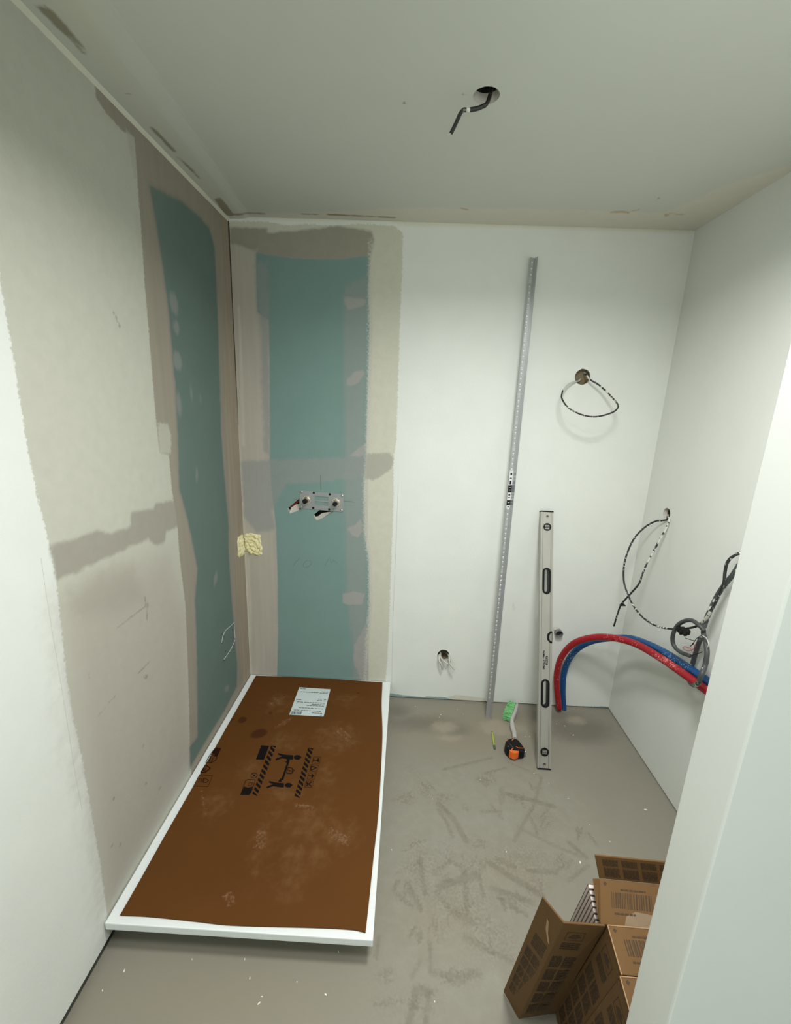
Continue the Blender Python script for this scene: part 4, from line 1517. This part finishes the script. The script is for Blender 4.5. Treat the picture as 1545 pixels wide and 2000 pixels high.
# ------------------------------------------------------------------ drain pipe stub
c = on(1, -.02, 1092, 1238)
stub = empty('pipe_stub', (c[0], 0, c[2]))
tag(stub, 'short grey drain pipe stub in the wall right of the spirit level', 'pipe')
m_pipe = base_mat('pipe_grey', A(120, 122, 120), .5)
mb = MB()
plate_holes(mb, circle2(c[0], c[2], .0205, .0205, 24), [circle2(c[0], c[2], .0185, .0185, 24)], lambda u, v, d: (u, -.024 + d, v), .0235)
mb.build('tube', m_pipe, stub, smooth=False)
mb = MB()
mb.add([(u, -.004, v) for u, v in circle2(c[0], c[2], .0187, .0187, 20)], [tuple(range(20))])
mb.build('bore', base_mat('pipe_bore', (.03, .035, .036), .6), stub)
mb = MB()
bumpy(mb, jag(circle2(c[0] - .012, c[2] + .018, .018, .012, 10), .002, 2), lambda u, v, d: (u, -d, v), .005, .005)
mb.build('plaster_collar', m_core, stub)

# ------------------------------------------------------------------ cables
PAINT = A(212, 212, 202)
m_cab1 = splattered('painted_black_cable', (.02, .02, .021), PAINT, .16, 110)
m_cab_heavy = splattered('heavily_painted_cable', (.02, .02, .021), PAINT, .30, 60)
m_cab2 = splattered('grey_cable', A(66, 70, 70), PAINT, .12, 45)
m_cab_white = splattered('white_painted_cable', A(190, 190, 182), A(40, 40, 40), .12, 70)
m_tapeb = base_mat('black_tape', (.008, .008, .008), .6, 0, .2)


def cable(name, pts, r, mat, parent=None, n=8, sub=8):
    mb = MB()
    mb.tube(pts, r, n, sub)
    return mb.build(name, mat, parent, smooth=True)


# loop on the back wall
Y1 = lambda lst: [on(1, y, px, py) for px, py, y in lst]
lc = empty('cable_loop', tuple(on(1, 0, 1138, 735)))
tag(lc, 'black cable loop hanging from a round hole in the back wall', 'cable')
pts = Y1([(1141, 728, .02), (1145, 732, -.01), (1152, 741, -.03), (1170, 752, -.045), (1188, 768, -.06), (1204, 786, -.09), (1207, 795, -.12), (1199, 804, -.14), (1180, 811, -.155),
          (1160, 814, -.16), (1140, 811, -.155), (1120, 803, -.145), (1105, 791, -.125), (1097, 776, -.095), (1099, 763, -.06), (1110, 751, -.03), (1122, 746, -.012), (1130, 744, .01), (1134, 740, .025)])
cable('cable_black', pts[4:15], .0036, m_cab1, lc)
cable('cable_painted', pts[:5], .0037, m_cab_heavy, lc)
cable('cable_painted', pts[14:], .0037, m_cab_white, lc)

# short ends in the socket hole
so = empty('socket_cable', tuple(on(1, 0, 868, 1281)))
tag(so, 'two short white cable ends sticking out of the low hole in the back wall', 'cable')
cable('cable_end', Y1([(862, 1276, .05), (858, 1280, .0), (858, 1290, -.025), (862, 1298, -.035), (864, 1307, -.03)]), .0058, m_cab_white, so)
cable('cable_end', Y1([(872, 1275, .05), (877, 1281, .0), (878, 1292, -.03), (882, 1300, -.045), (888, 1307, -.05)]), .006, m_cab_white, so)
cable('cable_end', Y1([(860, 1272, .04), (861, 1284, -.012), (868, 1292, -.024), (875, 1296, -.03), (879, 1290, -.012), (876, 1280, .02)]), .005, m_cab_white, so)

# ceiling cable
cc = empty('ceiling_cable', tuple(on(2, H, 955, 195)))
tag(cc, 'black cable with a white band hanging from the round ceiling hole', 'cable')
cpts = [np.array([hc[0] + .02, hc[1] + .02, H + .12]), np.array([hc[0] + .014, hc[1] + .012, H + .03])] + Y1([(952, 200, -.80), (940, 209, -.80), (928, 213, -.80), (918, 214.5, -.80)])
cable('cable_black', cpts, .0052, splattered('dusty_cable', (.018, .016, .014), A(110, 100, 85), .08, 80), cc)
cable('white_band', Y1([(918, 214.5, -.80), (911, 214.8, -.80)]), .0050, base_mat('cable_core_white', A(225, 222, 212), .5), cc, sub=2)
cable('cable_black', Y1([(911, 214.8, -.80), (905, 215, -.80), (899, 222, -.80), (894, 233, -.80), (888, 246, -.80), (881, 260, -.80)]), .0050, splattered('ceiling_cable_end', (.022, .022, .022), A(120, 115, 105), .10, 80), cc)
cable('wire_tip', Y1([(880.5, 260, -.80), (877, 262, -.80), (873.5, 264, -.80)]), .0012, m_screw, cc)

# right wall: thin painted cable loop
XR = lambda lst: [on(0, x, px, py) for px, py, x in lst]
rc = empty('loose_cable', tuple(on(0, WX, 1302, 1010)))
tag(rc, 'long thin paint-spotted cable drooping from the hole in the right wall', 'cable')
cable('cable_black', XR([(1304, 1008, WX + .02), (1302, 1015, WX - .004), (1292, 1017, WX - .015), (1281, 1018, WX - .03), (1262, 1028, WX - .055), (1243, 1046, WX - .09), (1231, 1066, WX - .11), (1222, 1090, WX - .125),
                         (1218, 1113, WX - .13), (1219, 1138, WX - .13), (1226, 1160, WX - .125), (1239, 1186, WX - .12), (1257, 1207, WX - .11), (1281, 1222, WX - .10), (1308, 1228, WX - .09), (1336, 1228, WX - .08),
                         (1358, 1224, WX - .07), (1370, 1217, WX - .06)]), .0042, m_cab1, rc)
cable('cable_white', XR([(1370, 1217, WX - .06), (1380, 1207, WX - .06), (1388, 1194, WX - .06)]), .0055, m_cab_white, rc)
cable('cable_black', XR([(1388, 1194, WX - .06), (1397, 1178, WX - .055), (1406, 1158, WX - .05), (1414, 1138, WX - .05), (1416, 1118, WX - .05), (1421, 1098, WX - .05), (1434, 1085, WX - .04), (1452, 1080, WX - .02), (1470, 1085, WX + .005)]), .0052, m_cab1, rc)
cable('cable_white', XR([(1305, 1006, WX + .02), (1307, 1016, WX - .006), (1300, 1034, WX - .02), (1291, 1050, WX - .03), (1277, 1076, WX - .05), (1264, 1099, WX - .07)]), .0042, m_cab_heavy, rc)
cable('cable_black', XR([(1264, 1099, WX - .07), (1256, 1118, WX - .085), (1248, 1140, WX - .10), (1233, 1158, WX - .115), (1222, 1170, WX - .12), (1212, 1183, WX - .125), (1205, 1203, WX - .125), (1199, 1223, WX - .125)]), .0042, m_cab1, rc)
mb = MB()
for (pxs, xo) in (([(1211, 1181), (1216, 1177), (1220, 1180), (1223, 1184), (1213, 1184)], .123),):
    mb.prism([on(0, WX - xo, *p) for p in pxs], (-.004, 0, 0))
mb.build('tape_tag', m_tapeb, rc)

# thick grey cables near the partition
gc = empty('cable_bundle', tuple(on(0, WX, 1440, 1100)))
tag(gc, 'knotted bundle of thick grey cables hooked around the two hoses', 'cable')
cable('thick_cable', XR([(1462, 1078, WX + .005), (1446, 1100, WX - .02), (1432, 1122, WX - .03), (1417, 1140, WX - .035), (1402, 1162, WX - .04), (1388, 1190, WX - .045), (1378, 1215, WX - .05), (1374, 1235, WX - .06),
                         (1378, 1252, WX - .075), (1381, 1275, WX - .085), (1377, 1300, WX - .092), (1370, 1318, WX - .112), (1363, 1335, WX - .105), (1354, 1338, WX - .06), (1347, 1331, WX - .03), (1347, 1316, WX - .02),
                         (1353, 1295, WX - .025), (1361, 1268, WX - .035), (1368, 1248, WX - .045)]), .0085, m_cab2, gc, 12)
cable('thick_cable', XR([(1376, 1232, WX - .065), (1366, 1222, WX - .075), (1352, 1212, WX - .08), (1337, 1213, WX - .085), (1323, 1222, WX - .09), (1315, 1238, WX - .09), (1314, 1254, WX - .085), (1320, 1266, WX - .08),
                         (1332, 1275, WX - .075), (1348, 1281, WX - .07)]), .0078, m_cab2, gc, 12)
mb = MB()
blob_c = on(0, WX - .09, 1334, 1231)
for i in range(5):
    c_ = on(0, WX - .092, 1325 + i * 4, 1228 + (i % 2) * 4 + i * 1.2)
    mb.obox(c_ + np.array([-.008, -.012, -.012]), (.016, .004 * (i % 2), 0), (.003, .024, .004), (0, -.003, .020))
mb.build('tape_wrap', m_tapeb, gc, bevel=.003, seg=1)
for lst, mt in (([(1373, 1240), (1362, 1246), (1354, 1256), (1348, 1263)], m_tapeb), ([(1338, 1246), (1350, 1250), (1356, 1252), (1353, 1260)], m_tapeb),
                ([(1358, 1258), (1354, 1268), (1343, 1271), (1334, 1266), (1338, 1263), (1350, 1268), (1352, 1276)], base_mat('thin_red_wire', A(170, 60, 60), .5)),
                ([(1350, 1280), (1362, 1277), (1372, 1273)], m_tapeb), ([(1372, 1241), (1380, 1247), (1384, 1258), (1382, 1264)], m_cab_white)):
    cable('thin_wire', XR([(a, b, WX - .088) for a, b in lst]), .0012 if mt is not m_cab_white else .002, mt, gc, 6)

# ------------------------------------------------------------------ tile cartons
m_carton = mottled('kraft_carton', A(95, 66, 27), .8, 0, 14, .08, .0003, 300)
m_cink = mottled('carton_print', A(62, 44, 23), .8, 0, 60, .15)
m_cedge = base_mat('carton_edge', A(160, 128, 94), .85)


def axes(psi, th):
    ex = np.array([math.cos(psi), math.sin(psi), 0])
    yy = np.array([-math.sin(psi), math.cos(psi), 0])
    up = np.array([0, 0, 1.0])
    return ex, -yy * math.cos(th) - up * math.sin(th), up * math.cos(th) - yy * math.sin(th)


def decal(name, quads, o, a, b, n, mat, parent, off=.0006):
    """2d polygons in (a,b) metres from o, lifted along n"""
    mb = MB()
    for q in quads:
        mb.add([o + a * p[0] + b * p[1] + n * off for p in q], [tuple(range(len(q)))])
    o_ = mb.build(name, mat, parent)
    if len(quads) > 6: o_['kind'] = 'stuff'
    return o_


def text_rows(x0, y0, x1, y1, rows, seed, gap=.35):
    r = random.Random(seed)
    out = []
    h = (y1 - y0) / rows
    for i in range(rows):
        x = x0
        while x < x1 - .002:
            w = r.uniform(.004, .012)
            out.append([(x, y0 + i * h), (min(x + w, x1), y0 + i * h), (min(x + w, x1), y0 + i * h + h * (1 - gap)), (x, y0 + i * h + h * (1 - gap))])
            x += w + .0015
    return out


def barcode(x0, y0, x1, y1, seed):
    r = random.Random(seed)
    out, x = [], x0
    while x < x1:
        w = r.choice((.0012, .002, .0034))
        out.append([(x, y0), (x + w, y0), (x + w, y1), (x, y1)])
        x += w + r.choice((.0012, .002, .003))
    return out


def logo(x0, y0, x1, y1):
    w, h = x1 - x0, y1 - y0
    return outline([(x0, y0), (x1, y0), (x1, y1), (x0, y1)], .0012) + [[(x0 + .15 * w, y0 + .30 * h), (x0 + .55 * w, y0 + .18 * h), (x0 + .9 * w, y0 + .45 * h), (x0 + .62 * w, y0 + .55 * h), (x0 + .75 * w, y0 + .8 * h), (x0 + .35 * w, y0 + .7 * h)]]


def side_print(o, a, b, n, parent, w, h, seed):
    """printed narrow side: a across (w), b up (h); logo near the top, text below"""
    decal('logo', logo(.018, h - .078, .056, h - .040), o, a, b, n, m_cink, parent)
    decal('lettering', text_rows(.016, h - .125, .058, h - .088, 4, seed), o, a, b, n, m_cink, parent)
    q = []
    for k in range(5):
        y1 = h - .16 - k * .075
        if y1 - .062 < .02: break
        q += text_rows(.010, y1 - .062, w * .47, y1, 7, seed + k, .3) + text_rows(w * .53, y1 - .062, w - .008, y1, 7, seed + 20 + k, .3)
    decal('text_block', q, o, a, b, n, m_cink, parent)


def end_print(o, a, b, n, parent, t, seed):
    """end face with barcode; a along x, b towards the viewer"""
    decal('barcode', barcode(.025, t * .28, .112, t * .62, seed), o, a, b, n, m_cink, parent)
    decal('lettering', text_rows(.045, t * .19, .10, t * .25, 1, seed + 1) + text_rows(.03, t * .72, .075, t * .78, 1, seed + 2), o, a, b, n, m_cink, parent)
    decal('corner_mark', [[(.008, t * .10), (.012, t * .05), (.016, t * .10), (.012, t * .16)]], o, a, b, n, m_cink, parent)


def closed_carton(T, psi, th, t, w, label, seed):
    ex, eu, ev = axes(psi, th)
    T = np.array(T)
    h = (T + eu * t)[2] / ev[2] - .001
    base = T + eu * t - ev * h
    root = empty('tile_carton', (base[0], base[1], 0))
    tag(root, label, 'carton', 'tile cartons behind the partition')
    mb = MB()
    mb.obox(T - ev * h, ex * w, eu * t, ev * h)
    mb.build('body', m_carton, root, bevel=.002, seg=2)
    n = -ex
    side_print(T - ev * h, eu, ev, n, root, t, h, seed)
    end_print(T, ex, eu, ev, root, t, seed)
    mb = MB()                         # worn edge along the top left fold
    mb.tube([T + ev * .0004 - ex * .0004, T + ev * .0004 - ex * .0004 + eu * t], .0012, 5, 1)
    mb.tube([T + ev * .0004, T + ev * .0004 + ex * w], .0011, 5, 1)
    mb.build('worn_edge', m_cedge, root)
    return root


C_T = on(2, .558, 1187, 1807)
closed_carton(C_T, -.021, .257, .075, .31, 'sealed brown tile carton with barcode end, middle of the leaning row', 11)
exC, euC, evC = axes(-.021, .257)
D_T = C_T + euC * .0775 + exC * -.004
closed_carton(D_T, -.021, .257, .072, .31, 'sealed brown tile carton nearest the partition in the leaning row', 31)

# opened carton with its tiles
B_FL = on(2, .592, 1171, 1716)          # end panel far left
B_NL = on(2, .553, 1173, 1805)          # end panel near left
A_TL, A_TR = on(2, .559, 1101, 1803), on(2, .559, 1169, 1808)
A_BL, A_BR = on(2, .003, 1013, 1990), on(2, .003, 1077, 1980)
op = empty('opened_tile_carton', (A_BR[0], A_BR[1], 0))
tag(op, 'torn open brown tile carton with its side flap standing out to the left', 'carton')
ct = .004


def panel(name, quad, n, mat=m_carton, bevel=.001):
    mb = MB()
    mb.prism(quad, np.array(n) * ct)
    return mb.build(name, mat, op, bevel=bevel, seg=1)


nA = np.cross(A_TR - A_TL, A_BL - A_TL)
nA /= np.linalg.norm(nA)
nA = nA if nA[1] < 0 else -nA
panel('side_panel', [A_TL, A_TL + (A_TR - A_TL) * 1.2, A_BL + (A_BR - A_BL) * 1.13, A_BL], -nA)
u_ = (A_TR - A_TL)
v_ = (A_TL - A_BL)
hA, wA = np.linalg.norm(v_), np.linalg.norm(u_)
side_print(A_BL, u_ / wA, v_ / hA, nA, op, wA, hA, 51)
F_T, F_B = A_TL.copy(), A_BL.copy()
fd = on(2, .559, 1059, 1752) - A_TL
fb_ = on(2, .003 + .03, 983, 1935) - A_BL
# glue flap swinging back to the left
FT2 = A_TL + fd
FB2 = on(2, .012, 983, 1936)
nF = np.cross(FT2 - A_TL, A_BL - A_TL)
nF /= np.linalg.norm(nF)
nF = nF if nF[0] < 0 else -nF
panel('glue_flap', [FT2, A_TL, A_BL, FB2], -nF)
fa = (A_TL - FT2)
wF = np.linalg.norm(fa)
fvec = (FT2 - FB2)
hF = np.linalg.norm(fvec)
q = []
decal('lettering', text_rows(.016, hF - .205, wF - .008, hF - .14, 5, 61, .3), FB2, fa / wF, fvec / hF, nF, m_cink, op)
q = []
for k in range(5):
    y1 = hF - .225 - k * .058
    q += text_rows(.010, y1 - .05, wF * .49, y1, 6, 70 + k, .25) + text_rows(wF * .53, y1 - .05, wF - .007, y1, 6, 80 + k, .25)
decal('text_block', q, FB2, fa / wF, fvec / hF, nF, m_cink, op)
decal('torn_paper', [[(wF * .45, hF - .045), (wF * .55, hF - .05), (wF * .70, hF - .09), (wF * .92, hF - .125), (wF * .80, hF - .12), (wF * .55, hF - .085)]], FB2, fa / wF, fvec / hF, nF, m_cedge, op, .0012)
# end panel with barcode and the standing text flap
exO, euO, evO = axes(-.04, .25)
W_O = .30
nE = np.cross(exO, B_FL - B_NL)
nE /= np.linalg.norm(nE)
nE = nE if nE[2] > 0 else -nE
panel('end_panel', [B_FL, B_NL, B_NL + exO * W_O, B_FL + exO * W_O], -nE)
tE = np.linalg.norm(B_NL - B_FL)
end_print(B_FL, exO, (B_NL - B_FL) / tE, nE, op, tE, 91)
decal('worn_patch', [[(.055, tE * .78), (.075, tE * .66), (.11, tE * .70), (.16, tE * .66), (.16, tE), (.05, tE)]], B_FL, exO, (B_NL - B_FL) / tE, nE, mottled('scuffed_kraft', A(122, 104, 80), .85, 0, 40, .1), op, .0004)
G_TL = on(2, .648, 1162, 1670.5)
gv = G_TL - B_FL
hG = np.linalg.norm(gv)
nG = np.cross(exO, gv)
nG /= np.linalg.norm(nG)
nG = nG if nG[1] < 0 else -nG
panel('top_flap', [B_FL, B_FL + exO * W_O, G_TL + exO * W_O, G_TL], -nG)
q = []
for k in range(5):
    x0 = .014 + k * .042
    q += text_rows(x0, hG * .60, x0 + .034, hG * .88, 5, 100 + k, .25) + text_rows(x0, hG * .12, x0 + .034, hG * .52, 7, 120 + k, .25)
decal('text_block', q, B_FL, exO, gv / hG, nG, m_cink, op)
# torn edge strip at the left of the end panel
S1, S2 = on(2, .60, 1158, 1716), on(2, .575, 1168, 1790)
panel('torn_strip', [B_FL, B_NL, S2 + (B_NL - S2) * .15, S1], np.cross(B_NL - B_FL, S1 - B_FL) / np.linalg.norm(np.cross(B_NL - B_FL, S1 - B_FL)) * .4)
# front and back walls of the carton body (behind the sealed ones)
near_bottom = np.array([B_NL[0], A_BR[1], 0]) + np.array([0, 0, .002])
fr_top = B_NL - evO * .002
L_ev = (fr_top[2] - .003) / evO[2]
panel('front_wall', [fr_top, fr_top + exO * W_O, fr_top + exO * W_O - evO * L_ev, fr_top - evO * L_ev], -euO * .5)

# tiles standing in it
m_tilebody = mottled('tile_body', A(205, 190, 182), .8, 0, 80, .05)
m_glaze = base_mat('tile_glaze_dark', A(62, 40, 38), .4)
T0 = on(2, .572, 1149, 1727)
tt = .0072
for k in range(7):
    o_ = T0 + euO * (k * .0099) - evO * (.0022 * k + .0006 * (k % 3))
    hT = (o_ + euO * tt)[2] / evO[2] - .003
    root = empty('ceramic_tile', tuple((o_ - evO * hT) * np.array([1, 1, 0]) + np.array([0, 0, 0])))
    lab = 'white edged tile standing in the opened carton, ' + ('furthest from the viewer', 'second from the back', 'third from the back', 'in the middle of the stack', 'third from the front', 'second from the front', 'closest to the viewer')[k]
    tag(root, lab, 'tile', 'tiles in the opened carton')
    mb = MB()
    mb.obox(o_ - evO * hT, exO * .29, euO * tt, evO * hT)
    mb.build('tile_body', m_tilebody, root, bevel=.0006, seg=1)
    mb = MB()
    mb.obox(o_ - evO * hT - euO * .0014, exO * .29, euO * .0014, evO * hT)
    mb.build('glaze', m_glaze, root)

# ------------------------------------------------------------------ plaster chips on the floor
m_chip = base_mat('plaster_chip', A(225, 224, 214), .8)
chips = [(1261, 1582, 6), (1191, 1644, 2.5), (1133, 1685, 5), (1120, 1436, 5), (1103, 1418, 3.5), (1072, 1530, 2), (1043, 1511, 2), (861, 1396, 4), (858, 1401, 2.5), (811, 1380, 2), (893, 1386, 2),
         (1026, 1439, 2), (1035, 1439, 2), (1087, 1414, 2), (845, 1561, 2), (989, 1664, 2.5), (765, 1660, 2.5), (243, 1896, 4), (200, 1935, 2.5), (478, 1874, 2.5), (488, 1911, 3), (512, 1947, 3), (506, 1960, 4), (375, 1874, 2),
         (661, 1859, 3), (636, 1943, 3.5), (849, 1957, 2.5), (580, 1918, 2), (1152, 1611, 2.5), (1110, 1560, 2), (938, 1523, 2), (905, 1395, 1.8)]
for i, (px, py, s_) in enumerate(chips):
    c_ = on(2, 0, px, py)
    r_ = s_ * .0013
    a_ = random.uniform(0, 3.1)
    pts = []
    for k in range(5):
        t = 2 * math.pi * k / 5
        x, y = r_ * math.cos(t) * random.uniform(.8, 1.1), r_ * .42 * math.sin(t) * random.uniform(.7, 1.2)
        pts.append((c_[0] + x * math.cos(a_) - y * math.sin(a_), c_[1] + x * math.sin(a_) + y * math.cos(a_), .0003))
    mb = MB()
    mb.prism(pts, (0, 0, max(.0012, r_ * .3)))
    o = mb.build('plaster_chip', m_chip)
    tag(o, 'tiny white plaster chip lying on the bare grey floor', 'chip', 'plaster chips scattered on the floor')
